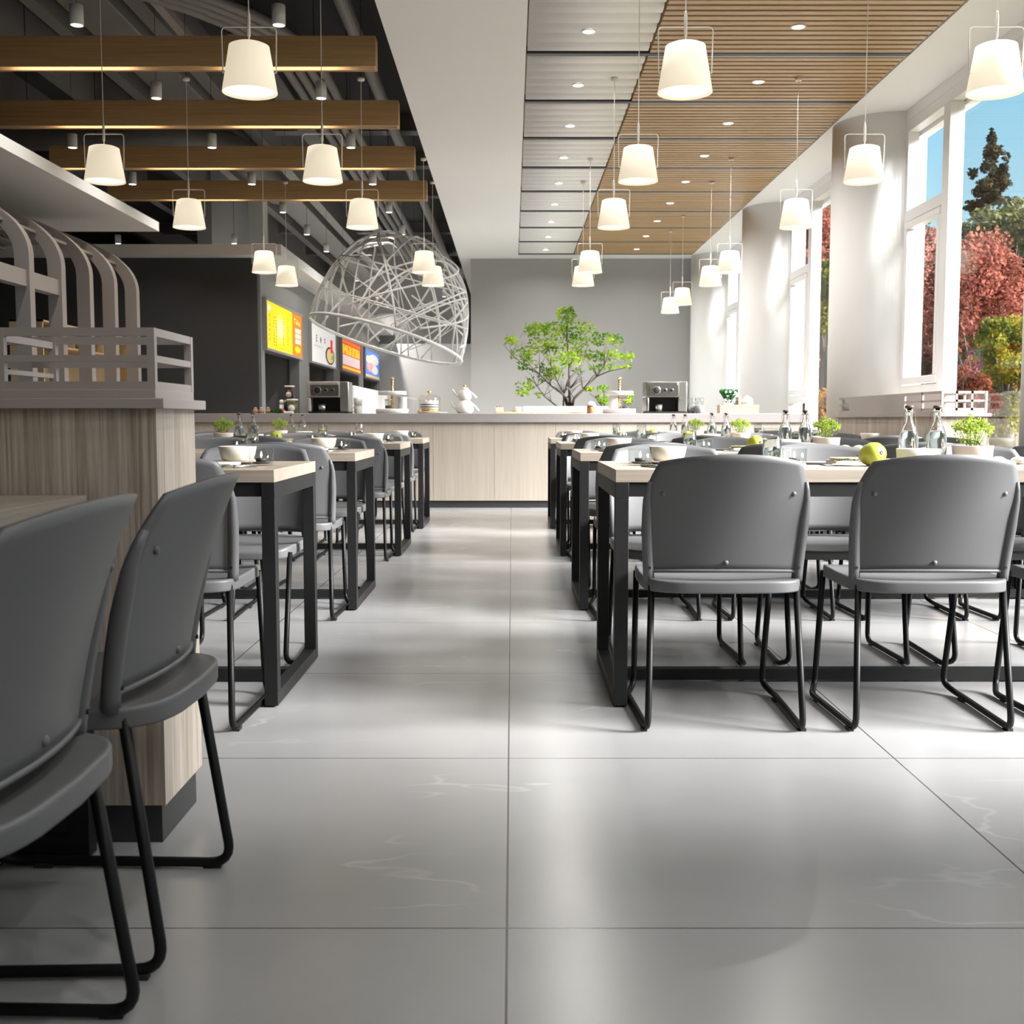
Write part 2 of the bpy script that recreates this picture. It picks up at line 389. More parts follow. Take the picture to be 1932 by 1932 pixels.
structure(MB().box(0.095, 2.73, 6.83, 17.9, 3.46, 3.5).build('ceiling_slat_backing', M['slat_back']))
structure(MB().box(0.095, 2.73, 17.51, 17.9, ZC, 3.46).build('trim_2', M['white']))
structure(MB().box(2.73, 3.2, -3.2, 17.9, ZC, 3.5).build('ceiling_window_side', M['white']))
STEP = 1.177; Y0 = 6.876
for k in range(9):
    a = Y0 + STEP * k + 0.045; b = a + STEP - 0.09
    w = MB(); p = (b - a) / 6
    for i in range(6):
        q = [(a + i * p + p * t_, ZC + 0.045 * (abs(2 * t_ - 1) ** 3.6)) for t_ in [0, .03, .07, .12, .18, .26, .36, .64, .74, .82, .88, .93, .97, 1.0]]
        pr = MB().prism(q + [(a + (i + 1) * p, 3.456), (a + i * p, 3.456)], 0.105, 0.925, 'X'); pr.smooth = [False, False] + [True] * 13 + [False] * 3
        w.add(pr.v, pr.f); w.smooth[-len(pr.f):] = pr.smooth
    structure(w.build('ceiling_white_slats', M['white']))
    w = MB(); p = (b - a) / 12
    for i in range(12): w.box(0.94, 2.715, a + i * p + 0.012, a + (i + 1) * p - 0.016, ZC, 3.446)
    structure(w.build('ceiling_oak_slats', M['oak_slat'], bevel=0.003))
    structure(MB().box(0.1, 2.725, b + 0.004, b + 0.060, 3.402, 3.455).build('ceiling_track', M['strip']))
    structure(MB().box(0.94, 2.72, b + 0.061, b + 0.086, 3.402, 3.424).build('ceiling_track_lip', M['strip_lip']))
# stall at the left back
structure(MB().box(-9, -2.963, 13.4, 13.55, 0, 2.78).build('wall_stall_front', M['dark_wall']))
fw = MB(); ops = [(13.75, 15.95), (16.75, 19.03), (19.72, 22.1), (22.8, 25.15)]
ys = [13.55] + [v for o in ops for v in o] + [25.6]
for i in range(0, len(ys), 2): fw.box(-3.1, -2.963, ys[i], ys[i + 1], 0.9, 1.74)
fw.box(-3.1, -2.963, 13.55, 25.6, 0, 0.9); fw.box(-3.1, -2.963, 13.55, 25.6, 1.74, 2.78)
structure(fw.build('wall_stall_side', M['stall_wall']))
iw = MB()
for y0, y1 in ops:
    iw.box(-4.4, -3.1, y1 + 0.05, y1 + 0.15, 0.9, 2.2)
iw.box(-4.5, -4.4, 13.55, 25.6, 0.9, 2.78); iw.box(-4.4, -3.1, 13.55, 25.6, 2.2, 2.3)
structure(iw.build('wall_stall_inner', M['stall_wall']))
structure(MB().box(-9, -2.64, 13.2, 25.55, 2.78, 2.905).build('ceiling_stall_canopy', M['white_wall']))
structure(MB().box(-9, -3.25, 4.2, 10.65, 2.632, 2.715).build('ceiling_left_slab', M['white_wall']))
sr = MB()
for x, y in ((-4.2, 5.0), (-4.2, 9.2), (-7, 5.0), (-7, 9.2)): sr.cyl(0.008, 2.715, 4.4, (x, y, 0), 8)
structure(sr.build('ceiling_slab_hangers', M['void']))
tag(MB().box(-2.45, -2.0, 14.5, 24.0, 0, 1.34).build('back_bar', M['white'], bevel=0.01), 'long white back bar running along the grey food stall front', 'counter')
# columns and windows
NEARW = 2.1
CY = [9.9 + 3.83 * k for k in range(-3, 3)]
for i, y in enumerate(CY):
    if i in (0, 1): continue
    yy = y if i < 5 else 17.62
    cpoly = [(3.19 + 0.45 * cos(radians(d)), yy + 0.45 * sin(radians(d))) for d in range(84, 277, 4)]
    cb = MB().prism(cpoly, 0, ZC, 'Z'); cb.smooth = [len(f) == 4 for f in cb.f]
    structure(cb.build('column', M['white_wall']), 'round white column between the windows', 'column')
wr = MB()
for i, y in enumerate(CY[2:]): wr.box(3.2, 3.38, y - 0.43, min(y + 0.43, 18.1), 0, 3.6)
wr.box(3.2, 3.38, -3.2, 18.1, 3.31, 3.6); wr.box(3.3, 3.38, 2.4, 18.1, 3.19, 3.31); wr.box(3.2, 3.38, -3.2, 18.1, -0.15, 0.04)
wr.box(3.2, 3.38, -3.2, NEARW, 0, 3.6)
structure(wr.build('wall_right', M['white']))
for i in range(1, 5):
    a = max(CY[i] + 0.43 if i > 1 else NEARW, NEARW); b = CY[i + 1] - 0.43; m = b - 0.92
    t = thing('window_%d' % i, 'tall white framed window with narrow casement beside a round column', 'window', (3.2, a, 0)); t['kind'] = 'structure'
    A = 0.0; B = b - a; Mx = m - a
    f = MB(); f.box(0, 0.09, A, B, 3.22, 3.31); f.box(0, 0.09, A, B, 0.04, 0.12); f.box(0, 0.09, A, A + 0.07, 0.12, 3.22); f.box(0, 0.09, B - 0.07, B, 0.12, 3.22)
    f.build('frame', M['frame'], t, bevel=0.004)
    MB().box(-0.012, 0.10, Mx - 0.06, Mx + 0.06, 0.12, 3.22).build('mullion', M['frame'], t, bevel=0.006)
    for z in (2.50, 1.09): MB().box(-0.002, 0.092, Mx + 0.06, B - 0.07, z, z + 0.09).build('transom', M['frame'], t, bevel=0.004)
    s = MB(); y0, y1 = Mx + 0.075, B - 0.085; w = 0.055
    s.box(-0.018, 0.06, y0, y1, 1.19, 1.19 + w); s.box(-0.018, 0.06, y0, y1, 2.49 - w, 2.49); s.box(-0.018, 0.06, y0, y0 + w, 1.19 + w, 2.49 - w); s.box(-0.018, 0.06, y1 - w, y1, 1.19 + w, 2.49 - w)
    s.build('casement_sash', M['frame'], t, bevel=0.006)
    MB().box(0.035, 0.041, A + 0.07, Mx - 0.06, 0.12, 3.22).build('pane', M['window_glass'], t)
    MB().box(0.035, 0.041, Mx + 0.06, B - 0.07, 0.12, 1.09).build('pane', M['coated_glass'], t)
    MB().box(0.035, 0.041, y0 + w, y1 - w, 1.19 + w, 2.49 - w).build('pane', M['coated_glass'], t)
    MB().box(0.035, 0.041, Mx + 0.06, B - 0.07, 2.59, 3.22).build('pane', M['coated_glass'], t)
# dark ceiling void: joists, ducts and pipes
for i, (x, w, z0, z1, m) in enumerate([(-4.19, 0.1, 4.0, 4.4, 'duct_light'), (-3.65, 0.12, 4.05, 4.4, 'duct_light'), (-2.83, 0.14, 4.02, 4.4, 'duct_light'), (-5.1, 0.12, 4.0, 4.4, 'duct_light'), (-6.3, 0.12, 4.0, 4.4, 'duct_light')]):
    structure(MB().box(x - w / 2, x + w / 2, 8.2, 25.6, z0, z1).build('ceiling_joist', M[m]))
for y, z in ((9.0, 4.22), (13.4, 4.22), (15.2, 4.22), (17.2, 4.22), (20.5, 4.22), (23.2, 4.22)):
    structure(MB().box(-9, -0.82, y, y + 0.22, z, 4.4).build('ceiling_cross_beam', M['duct']))
tag(MB().box(-3.36, -2.98, 8.6, 25.6, 3.98, 4.2).build('air_duct', M['duct_light'], bevel=0.01), 'wide flat grey air duct running lengthwise in the black ceiling', 'duct')
tag(MB().box(-2.34, -2.14, 9.6, 22, 4.05, 4.2).build('air_duct', M['duct'], bevel=0.01), 'narrow dark grey air duct beside the bundle of pipes', 'duct')
tag(MB().cyl(0.06, -10.4, 9.2, (-1.28, 14.5 + 1.5, 4.05), 16, 'Y').build('ceiling_pipe', M['duct_light']), 'single grey pipe running beside the white soffit', 'pipe')
nm = ('outermost', 'second', 'third', 'innermost')
for i in range(4):
    x = -1.93 + 0.102 * i; r = 2.2 + 0.105 * i; yb = 9.9
    pts = [(-7.5, yb - r, 3.9)]
    pts += [(x - r + r * sin(a), yb - r * cos(a), 3.9) for a in [radians(d) for d in range(0, 91, 9)]] + [(x, 25.5, 3.9)]
    pts[0] = (-7.5, yb - r, 3.9)
    tag(MB().tube(pts, 0.042, 10).build('ceiling_pipe', M['duct_light']), '%s grey pipe of four bending in parallel along the black ceiling' % ('leftmost', 'second from left', 'third from left', 'rightmost')[i], 'pipe', 'bent pipes in the ceiling')
tag(MB().tube([(-7.6, 11.72, 3.78)] + [(-3.95 + 1.0 * sin(radians(d)), 12.72 - 1.0 * cos(radians(d)), 3.78) for d in range(0, 91, 9)] + [(-2.95, 14.6, 3.78)], 0.17, 20).build('round_duct', M['duct']), 'fat round grey duct curving above the hanging beams', 'duct')
tr = MB()
for p, q in (((-5.0, 7.75, 3.9), (-2.55, 7.75, 3.9)), ((-2.55, 7.75, 3.9), (-2.55, 9.4, 3.9)), ((-5.0, 7.75, 3.9), (-5.0, 9.4, 3.9))): bar(tr, p, q, 0.07, 0.06)
for x, y in ((-4.9, 7.75), (-2.6, 7.75)): tr.box(x - 0.01, x + 0.01, y - 0.01, y + 0.01, 3.9, 4.4)
tag(tr.build('ceiling_rail', M['taupe_dark']), 'brownish rectangular rail frame hung in the black ceiling', 'rail')
structure(MB().box(-4.3, -4.1, 15.8, 19.5, 2.905, 4.4).build('wall_riser', M['stall_wall']))
structure(MB().box(-3.6, -3.4, 15.8, 16.1, 2.905, 4.4).build('trim_3', M['far_wall']))

# ------------------------------------------------------------------ counter
ct = thing('serving_counter', 'long serving counter with pale wood front and grey stone top', 'counter', (0, 11.7, 0))
cw = MB(); xs = [-3.95 + 0.628 * i for i in range(12)]
xs = [x for x in xs if x < 2.95] + [3.03]
fr = MB()
for a, b in zip(xs[:-1], xs[1:]): fr.box(a + 0.0012, b - 0.0012, 0.0, 0.02, 0.075, 0.878)
fr.box(xs[0], 3.03, 0.02, 0.7, 0.075, 0.878)
fr.build('front_panels', M['ash_counter'], ct)
MB().box(xs[0], 3.05, -0.02, 0.74, 0.878, 0.97).build('worktop', M['counter_top'], ct, bevel=0.004)
MB().box(xs[0], 3.0, 0.015, 0.68, 0, 0.075).build('plinth', M['plinth'], ct)

# ------------------------------------------------------------------ booth dividers
def rail_run(mb, p, q, zs, th, posts):
    """zs list of (z0,z1) horizontal rails between p and q; posts: n equal bays"""
    p = Vector(p); q = Vector(q)
    for z0, z1 in zs: bar(mb, (p.x, p.y, (z0 + z1) / 2), (q.x, q.y, (z0 + z1) / 2), th, z1 - z0)
ZR = [(1.073, 1.09), (1.02, 1.034), (0.964, 0.98)]
t = thing('booth_divider', 'tall wood clad booth divider with taupe railing behind the foreground chairs', 'divider', (-0.735, 2.5, 0))
MB().box(-2.6, 0, -0.142, 0.142, 0.085, 0.924).build('wood_box', M['ash_z'], t)
MB().box(-2.6, -0.012, -0.13, 0.13, 0, 0.085).build('plinth', M['plinth'], t)
lg = MB().box(-2.6, 0.022, -0.162, 0.162, 0.924, 0.945); lg.box(-2.6, 0.0, -0.142, 0.142, 0.945, 0.964)
lg.build('ledge', M['taupe'], t, bevel=0.0015)
for k, yy in enumerate((-0.134, 0.134)):
    r = MB(); rail_run(r, (-2.6, yy), (-0.016, yy), ZR, 0.014, 0); r.build('rail', M['taupe'], t)
r = MB(); rail_run(r, (-0.008, -0.126), (-0.008, 0.126), ZR, 0.014, 0); r.build('rail', M['taupe'], t)
for x in (-0.47, -0.78):
    r = MB(); rail_run(r, (x, -0.126), (x, 0.126), ZR[:2], 0.05, 0); 
for x in (-0.008, -0.318, -0.628, -0.938, -1.25, -1.56):
    for yy in (-0.134, 0.134): MB().box(x - 0.008, x + 0.008, yy - 0.008, yy + 0.008, 0.964, 1.09).build('rail_post', M['taupe'], t)
r = MB()
for z0, z1 in ((1.063, 1.078), (0.996, 1.006)): r.box(-0.33, -0.316, -0.126, 0.126, z0, z1)
r.build('cross_rail', M['taupe'], t)

t = thing('booth_divider', 'long wood clad booth divider with pale railing beside the windows', 'divider', (2.78, 7.4, 0))
MB().box(0, 0.30, 0, 2.45, 0.085, 0.924).build('wood_box', M['ash_z'], t)
MB().box(0.012, 0.288, 0.012, 2.44, 0, 0.085).build('plinth', M['plinth'], t)
lg = MB().box(-0.02, 0.32, -0.02, 2.47, 0.924, 0.945); lg.box(0, 0.30, 0, 2.45, 0.945, 0.964); lg.build('ledge', M['taupe'], t, bevel=0.0015)
for xx in (0.008, 0.292):
    MB().box(xx - 0.007, xx + 0.007, 0.70, 2.02, 0.964, 1.09).build('side_panel', M['taupe'], t)
    for y0, y1 in ((0.016, 0.70), (2.02, 2.434)):
        r = MB(); rail_run(r, (xx, y0), (xx, y1), ZR, 0.014, 0); r.build('rail', M['taupe'], t)
        for yy in ((y0 + y1) / 2,): MB().box(xx - 0.007, xx + 0.007, yy - 0.008, yy + 0.008, 0.964, 1.09).build('rail_post', M['taupe'], t)
    for yy in (0.008, 2.442): MB().box(xx - 0.008, xx + 0.008, yy - 0.008, yy + 0.008, 0.964, 1.09).build('rail_post', M['taupe'], t)
for yy in (0.008, 2.442):
    r = MB(); rail_run(r, (0.016, yy), (0.284, yy), ZR, 0.014, 0); r.build('rail', M['taupe'], t)
    for xx in (0.10, 0.20): MB().box(xx - 0.007, xx + 0.007, yy - 0.007, yy + 0.007, 0.964, 1.09).build('rail_post', M['taupe'], t)

# ------------------------------------------------------------------ arched booth canopy at left
Q = 1.0833
XA = -3.25; AR, AZ, AB = 0.867, 2.015, 0.487
def arch_outline(off):
    a = AR - off; bb = AB - off * 0.8
    right = [(XA - off, 0)] + [(XA - AR + a * cos(radians(d)), AZ + bb * sin(radians(d))) for d in range(0, 91, 6)]
    left = [(2 * (XA - AR) - x, z) for x, z in right[::-1][1:]]
    return right + left
t = thing('arched_canopy', 'taupe booth canopy of five rounded arch ribs under white ceiling slab', 'canopy', (0, 0, 0))
o_, i_ = arch_outline(0), arch_outline(0.1)
for k in range(5):
    y = (7.17 + 0.507 * k) * Q; mb = MB(); n = len(o_)
    vs = [(x, y, z) for x, z in o_] + [(x, y, z) for x, z in i_] + [(x, y + 0.08, z) for x, z in o_] + [(x, y + 0.08, z) for x, z in i_]
    fs = []
    for j in range(n - 1):
        fs += [(j, j + 1, n + j + 1, n + j), (2 * n + j, 3 * n + j, 3 * n + j + 1, 2 * n + j + 1), (j, 2 * n + j, 2 * n + j + 1, j + 1), (n + j, n + j + 1, 3 * n + j + 1, 3 * n + j)]
    fs += [(0, n, 3 * n, 2 * n), (n - 1, 3 * n - 1 + 0, 4 * n - 1, 2 * n - 1)]
    fs[-1] = (n - 1, 3 * n - 1, 4 * n - 1, 2 * n - 1)
    mb.add(vs, fs); mb.build('arch_rib', M['taupe'], t)
for k in range(2):
    y = (7.17 + 0.507 * k) * Q; MB().box(-3.35, -3.27, y - 0.46, y, 1.80, 1.91).build('crossbar', M['taupe'], t)
for j in range(2, len(i_) - 2, 2):
    x, z = i_[j]; x2, z2 = i_[j + 1]; mb = MB()
    if z < 2.156: continue
    bar(mb, ((x + x2) / 2, 7.26, (z + z2) / 2 + 0.012), ((x + x2) / 2, 10.04, (z + z2) / 2 + 0.012), 0.115, 0.02); mb.build('roof_board', M['taupe_dark'], t)
pb = MB(); pb.prism(arch_outline(0.0), 7.19, 7.23, 'Y'); tag(pb.build('end_panel', M['sky_blue']), 'sky blue arch shaped panel at the left edge beside the arched canopy', 'panel')
t = thing('wall_shelf', 'golden wood cubby shelf seen through the arch ribs', 'shelf', (-3.79, 8.66, 0))
fr = MB().box(0.0, 0.25, 0, 2.27, 1.642, 1.658); fr.box(0.0, 0.25, 0, 2.27, 1.463, 1.479); fr.box(0, 0.25, 0, 2.27, 0, 0.02)
fr.box(0, 0.25, 0, 0.02, 0, 1.658); fr.box(0, 0.25, 2.25, 2.27, 0, 1.658); fr.build('frame', M['board_wood'], t)
MB().box(0.02, 0.05, 0.02, 2.25, 0.02, 1.642).build('back_board', M['oak_slat'], t)
for k in range(1, 7): MB().box(0.05, 0.24, 0.325 * k - 0.006, 0.325 * k + 0.006, 1.479, 1.642).build('shelf_upright', M['board_wood'], t)
# ================================================================== CHAIRS
def chair_kind():
    t = thing('shell_chair', 'grey chair', 'chair')
    pl = M['plastic']
    # back shell: front and rear surfaces
    def hw(z):   # half width at height
        if z < 0.66: return 0.229 + 0.009 * min(1, max(0, (z - 0.44) / 0.15))
        u = (z - 0.66) / 0.145
        return 0.238 - 0.050 * u ** 1.7
    def back_y(x, z):
        q = (z - 0.44) / 0.36; s = x / 0.238
        return -0.194 - 0.058 * q - 0.055 * max(0, q) ** 2 + (0.040 + 0.022 * q) * s * s
    def back_pt(u, v, off):
        s = 2 * u - 1
        z0 = 0.462 + 0.006 * (1 - s * s)
        # top edge bows up in the middle
        ztop = 0.806 - 0.022 * abs(s) ** 2.4
        z = z0 + (ztop - z0) * v
        w = hw(min(z, 0.805)) if v < 1 else hw(0.795)
        w = hw(z)
        x = w * s
        return (x, back_y(x, z) + off, z)
    nu, nv = 20, 16; mb = MB(); vs = []
    for off in (0.0, 0.011):
        for j in range(nv + 1):
            for i in range(nu + 1): vs.append(back_pt(i / nu, j / nv, off))
    n = (nu + 1) * (nv + 1); fs = []; W = nu + 1
    for j in range(nv):
        for i in range(nu):
            a = j * W + i; fs += [(a, a + 1, a + W + 1, a + W), (n + a, n + a + W, n + a + W + 1, n + a + 1)]
    for i in range(nu): fs += [(i, n + i, n + i + 1, i + 1), (nv * W + i, nv * W + i + 1, n + nv * W + i + 1, n + nv * W + i)]
    for j in range(nv): fs += [(j * W, (j + 1) * W, n + (j + 1) * W, n + j * W), (j * W + nu, n + j * W + nu, n + (j + 1) * W + nu, (j + 1) * W + nu)]
    mb.add(vs, fs, True)
    # rolled lower lip
    lip = [back_pt(i / nu, 0, -0.004) for i in range(nu + 1)]
    mb.tube([(x, y + 0.004, z) for x, y, z in lip], 0.0055, 6)
    bk = mb.build('backrest', pl, t)
    for me in (bk.data,):
        pass
    for sx in (-1, 1):
        z0 = 0.436; pts = []; rr = []
        for i in range(12):
            z = z0 + (0.728 - z0) * i / 11; w = 0.0165 if i < 7 else 0.0165 * (1 - 0.62 * ((i - 6) / 5) ** 1.6)
            x = hw(z) + 0.002 - w * 0.92
            pts.append((sx * x, back_y(x, z) + 0.004, z)); rr.append(w)
        p = MB().tube(pts, rr, 12).build('back_post', pl, t)
        MB().cyl(0.0042, -0.002, 0.002, (sx * 0.216, back_y(0.216, 0.474) + 0.004 - 0.0163, 0.474), 10, 'Y').build('screw_hole', M['hole'], t, loc=None)
    for x, z in ((-0.185, 0.692), (0.185, 0.692), (0.0, 0.492)):
        y = back_y(x, z)
        MB().lathe([(0, 0.004), (0.0075, 0.004), (0.0075, -0.001), (0.0055, -0.004), (0, -0.0045)], 12, (x, y, z), 'Y').build('screw_cap', pl, t)
    # seat: dished pan with skirt
    def seat_outline(k=48):
        pts = []
        for i in range(k):
            a = 2 * pi * i / k; c_, s_ = cos(a), sin(a); e = 0.36
            x = 0.231 * (abs(c_) ** e) * (1 if c_ >= 0 else -1); y = 0.228 * (abs(s_) ** e) * (1 if s_ >= 0 else -1)
            if y > 0: x *= 1 - 0.03 * (y / 0.228)
            if y < -0.15: y += 0.0; 
            # rear edge bows backward
            if y < 0: y -= 0.020 * (1 - (x / 0.231) ** 2) * (abs(y) / 0.228) ** 4
            pts.append((x, y))
        return pts
    ol = seat_outline(); k = len(ol)
    def dish(x, y):
        return 0.444 - 0.016 * (1 - (x / 0.24) ** 2) * max(0, 1 - ((y + 0.02) / 0.22) ** 2) - 0.020 * max(0, (y - 0.13) / 0.1) ** 2
    mb = MB(); vs = []; fs = []
    scl = [0.0, 0.3, 0.55, 0.75, 0.9, 0.955, 0.975, 0.992, 1.0]
    vs.append((0, 0, dish(0, 0)))
    for s in scl[1:]:
        for x, y in ol:
            z = dish(x * s, y * s) - {1.0: 0.0055, 0.992: 0.0015}.get(s, 0)
            vs.append((x * s, y * s, z))
    def zb(x, y): return 0.408 - 0.012 * max(0, (y - 0.1) / 0.13)
    for dz in (-0.0025, 0.0): 
        for x, y in ol: vs.append((x * 1.0, y * 1.0, (dish(x, y) - 0.009) if dz else zb(x, y) + 0.004))
    for x, y in ol: vs.append((x * 0.997, y * 0.997, zb(x, y)))
    for x, y in ol: vs.append((x * 0.97, y * 0.97, zb(x, y)))
    for x, y in ol: vs.append((x * 0.95, y * 0.95, dish(x * .95, y * .95) - 0.010))
    for s in (0.6, 0.3):
        for x, y in ol: vs.append((x * s, y * s, dish(x * s, y * s) - 0.010 - (0.012 if s < 0.5 else 0.006)))
    vs.append((0, 0, dish(0, 0) - 0.024))
    R = (len(vs) - 2) // k
    for i in range(k): fs.append((0, 1 + i, 1 + (i + 1) % k))
    for r in range(R - 1):
        for i in range(k):
            a = 1 + r * k + i; b = 1 + r * k + (i + 1) % k; fs.append((a, a + k, b + k, b))
    last = len(vs) - 1
    for i in range(k): fs.append((1 + (R - 1) * k + i, last, 1 + (R - 1) * k + (i + 1) % k))
    mb.add(vs, fs, True)
    mb.build('seat', pl, t)
    for sx in (-1, 1):
        P = [(sx * 0.210, -0.176, 0.425), (sx * 0.224, -0.236, 0.012), (sx * 0.238, 0.175, 0.012), (sx * 0.235, 0.205, 0.013), (sx * 0.212, 0.262, 0.034), (sx * 0.216, 0.175, 0.418)]
        pts = arc_path(P, [0, 0.045, 0.02, 0.02, 0.04, 0], 6)
        lg = MB().tube(pts, 0.0098, 10).build('sled_leg', M['tube'], t)
        for yy in (-0.195, 0.145):
            MB().box(sx * 0.231 - 0.008, sx * 0.231 + 0.008, yy - 0.018, yy + 0.018, 0.0, 0.008).build('foot_pad', M['rubber'], lg)
    for y in (-0.17, 0.165):
        MB().tube([(-0.212, y, 0.412), (0.212, y, 0.412)], 0.008, 8).build('cross_tube', M['tube'], t)
    return Kind(t)
CHAIR = chair_kind()

# ================================================================== TABLES
def table_kind(name, L, D, label, rotated=False):
    """origin at floor centre, long axis X"""
    t = thing(name, label, 'table')
    x, y = L / 2, D / 2
    MB().box(-x, x, -y, y, 0.708, 0.748).build('tabletop', M['ash_x'], t, bevel=0.0015)
    for s in (-1, 1):
        e = MB(); xo = s * x; xi = s * (x - 0.042); a, b = min(xo, xi), max(xo, xi)
        e.box(a, b, -y, y, 0.658, 0.708); e.box(a, b, -y, y, 0.006, 0.046)
        e.box(a, b, -y, -y + 0.046, 0.046, 0.658); e.box(a, b, y - 0.046, y, 0.046, 0.658)
        e.build('end_frame', M['black_metal'], t, bevel=0.0012)
        for yy in (-y + 0.025, y - 0.025): MB().cyl(0.014, 0.0, 0.006, (s * (x - 0.021), yy, 0), 12).build('levelling_foot', M['rubber'], t)
    for yy in (-y + 0.028, y - 0.028): MB().box(-x + 0.042, x - 0.042, yy - 0.022, yy + 0.022, 0.664, 0.707).build('apron', M['black_metal'], t)
    MB().box(-x + 0.042, x - 0.042, -0.022, 0.022, 0.008, 0.046).build('stretcher', M['black_metal'], t)
    return Kind(t)
TL, TD = 2.4, 0.74
XR, XL = 1.52, -1.935          # table centres right / left
TY = [3.515, 5.34, 7.50, 9.41]
CYT = [y + TD / 2 for y in TY]
ORD = ('nearest', 'second', 'third', 'farthest')
TAB = table_kind('dining_table', TL, TD, '')
def tname(side, r): return '%s %s-hand table' % (ORD[r], side)
for r in range(4):
    for side, xc in (('right', XR), ('left', XL)):
        TAB.put((xc, CYT[r], 0), 0, '%s dining table %s of the aisle, pale wood on black frame' % (ORD[r], side), 'long dining tables')
CN = ('first', 'second', 'third', 'fourth')
for r in range(4):
    for side, sg, xe in (('right', 1, 0.32), ('left', -1, -0.735)):
        for k in range(4):
            x = xe + sg * (0.295 + 0.60 * k)
            for fb in (-1, 1):
                y = CYT[r] + fb * 0.433
                ok = any(seen(x + dx, y + dy, z) for dx in (-0.24, 0.24) for dy in (-0.2, 0.2) for z in (0.02, 0.45, 0.79))
                if side == 'left':   # hidden by the booth divider?
                    p = max((proj(x + dx, y + dy, z) or (0, 0))[0] for dx in (-0.23, 0.23) for dy in (-0.24, 0.24) for z in (0.02, 0.45, 0.79))
                    ok = ok and p > 378
                if ok:
                    CHAIR.put((x, y, 0), 0 if fb < 0 else pi, 'grey plastic chair, %s from aisle on %s side of %s' % (CN[k], 'near' if fb < 0 else 'far', tname(side, r)), 'grey chairs around the dining tables')
SM = table_kind('booth_table', 1.25, 0.74, '')
SM.put((-0.866 - 0.37, 2.312 - 0.625, 0), pi / 2, 'pale wood table in left foreground, pushed against the booth divider', None)
CHAIR.put((-0.80, 2.005, 0), pi / 2, 'grey plastic chair in left foreground, closer to booth divider', 'grey foreground chairs')
CHAIR.put((-0.80, 1.425, 0), pi / 2, 'grey plastic chair cut by left edge, closest to the viewer', 'grey foreground chairs')

# ================================================================== LAMPS
def pendant_kind(cord_top):
    """origin at lower rim centre height 0; shade bottom z=0, hangs up to cord_top"""
    t = thing('pendant_lamp', '', 'lamp')
    sh = MB().lathe([(0.119, 0.0), (0.0865, 0.196), (0.070, 0.2035), (0.012, 0.2045), (0.012, 0.1995), (0.068, 0.1985), (0.083, 0.192), (0.1155, 0.0)], 40, close=True)
    s = sh.build('lamp_shade', M['shade'], t)
    MB().lathe([(0, 0.012), (0.1125, 0.012), (0.1125, 0.016), (0, 0.016)], 40).build('diffuser', M['shade_in'], t)
    br = arc_path([(-0.116, 0, 0.083), (-0.119, 0, 0.277), (0.119, 0, 0.277), (0.116, 0, 0.083)], 0.022, 5)
    br = [(-0.104, 0, 0.083)] + [tuple(p) for p in br] + [(0.104, 0, 0.083)]
    MB().tube(br, 0.0028, 6).build('wire_bracket', M['lamp_wire'], t)
    MB().lathe([(0, 0.203), (0.004, 0.203), (0.004, 0.236), (0.0075, 0.24), (0.0075, 0.328), (0.005, 0.335), (0.005, 0.345), (0, 0.345)], 12).build('stem', M['lamp_wire'], t)
    MB().cyl(0.0026, 0.34, cord_top - 0.01, n=6).build('cord', M['lamp_wire'], t)
    MB().lathe([(0, cord_top - 0.022), (0.024, cord_top - 0.020), (0.028, cord_top - 0.012), (0.028, cord_top), (0, cord_top)], 20).build('canopy', M['lamp_wire'], t)
    return t
ZB = 2.32
PA = Kind(pendant_kind(ZC - ZB))
lt = pendant_kind(ZC - ZB)
MB().cyl(0.0022, ZC - ZB, 4.4 - ZB, n=6).build('suspension_rod', M['void'], lt)
PB = Kind(lt)
PR = [5.08, 6.93, 8.563, 11.136, 12.205, 14.195, 15.29]
RN = ('first', 'second', 'third', 'fourth', 'fifth', 'sixth', 'seventh')
for i, y in enumerate(PR):
    if i < 5: PA.put((0.752, y, ZB), 0, 'white drum pendant lamp, %s in row right of the white soffit' % RN[i], 'pendant lamps')
    PA.put((2.10, y, ZB), 0, 'white drum pendant lamp, %s in row along the windows' % RN[i], 'pendant lamps')
    if i < 5: PB.put(((-1.14, -1.13, -1.107, -0.848, -0.836)[i], y, ZB), 0, 'white drum pendant lamp, %s in row left of the white soffit' % RN[i], 'pendant lamps')
    if 1 <= i < 5: PB.put(((0, -2.43, -2.388, -2.391, -2.385)[i], y, ZB), 0, 'white drum pendant lamp, %s in outer row far left of the aisle' % RN[i - 1], 'pendant lamps')
# cylinder spots
t = thing('cylinder_spot', '', 'spotlight')
MB().lathe([(0, 0.125), (0.038, 0.125), (0.042, 0.121), (0.042, 0.0), (0.037, 0.0), (0.037, 0.006), (0, 0.006)], 28).build('housing', M['spot_body'], t)
MB().lathe([(0, 0.002), (0.0365, 0.002), (0.0365, 0.0055), (0, 0.0055)], 24).build('lens', M['spot_lens'], t)
MB().cyl(0.002, 0.125, 4.4 - 3.38, n=6).build('suspension_rod', M['void'], t)
al = bpy.data.lights.new('spot_bulb', 'AREA'); al.shape = 'DISK'; al.size = 0.06; al.energy = SPW; al.color = (1.0, 0.95, 0.88); al.spread = radians(110)
ao = bpy.data.objects.new('bulb', al); COL.objects.link(ao); ao.parent = t; ao.location = (0, 0, -0.004)
alf = al.copy(); alf.energy = 40; alf.spread = radians(150)
SP = Kind(t)
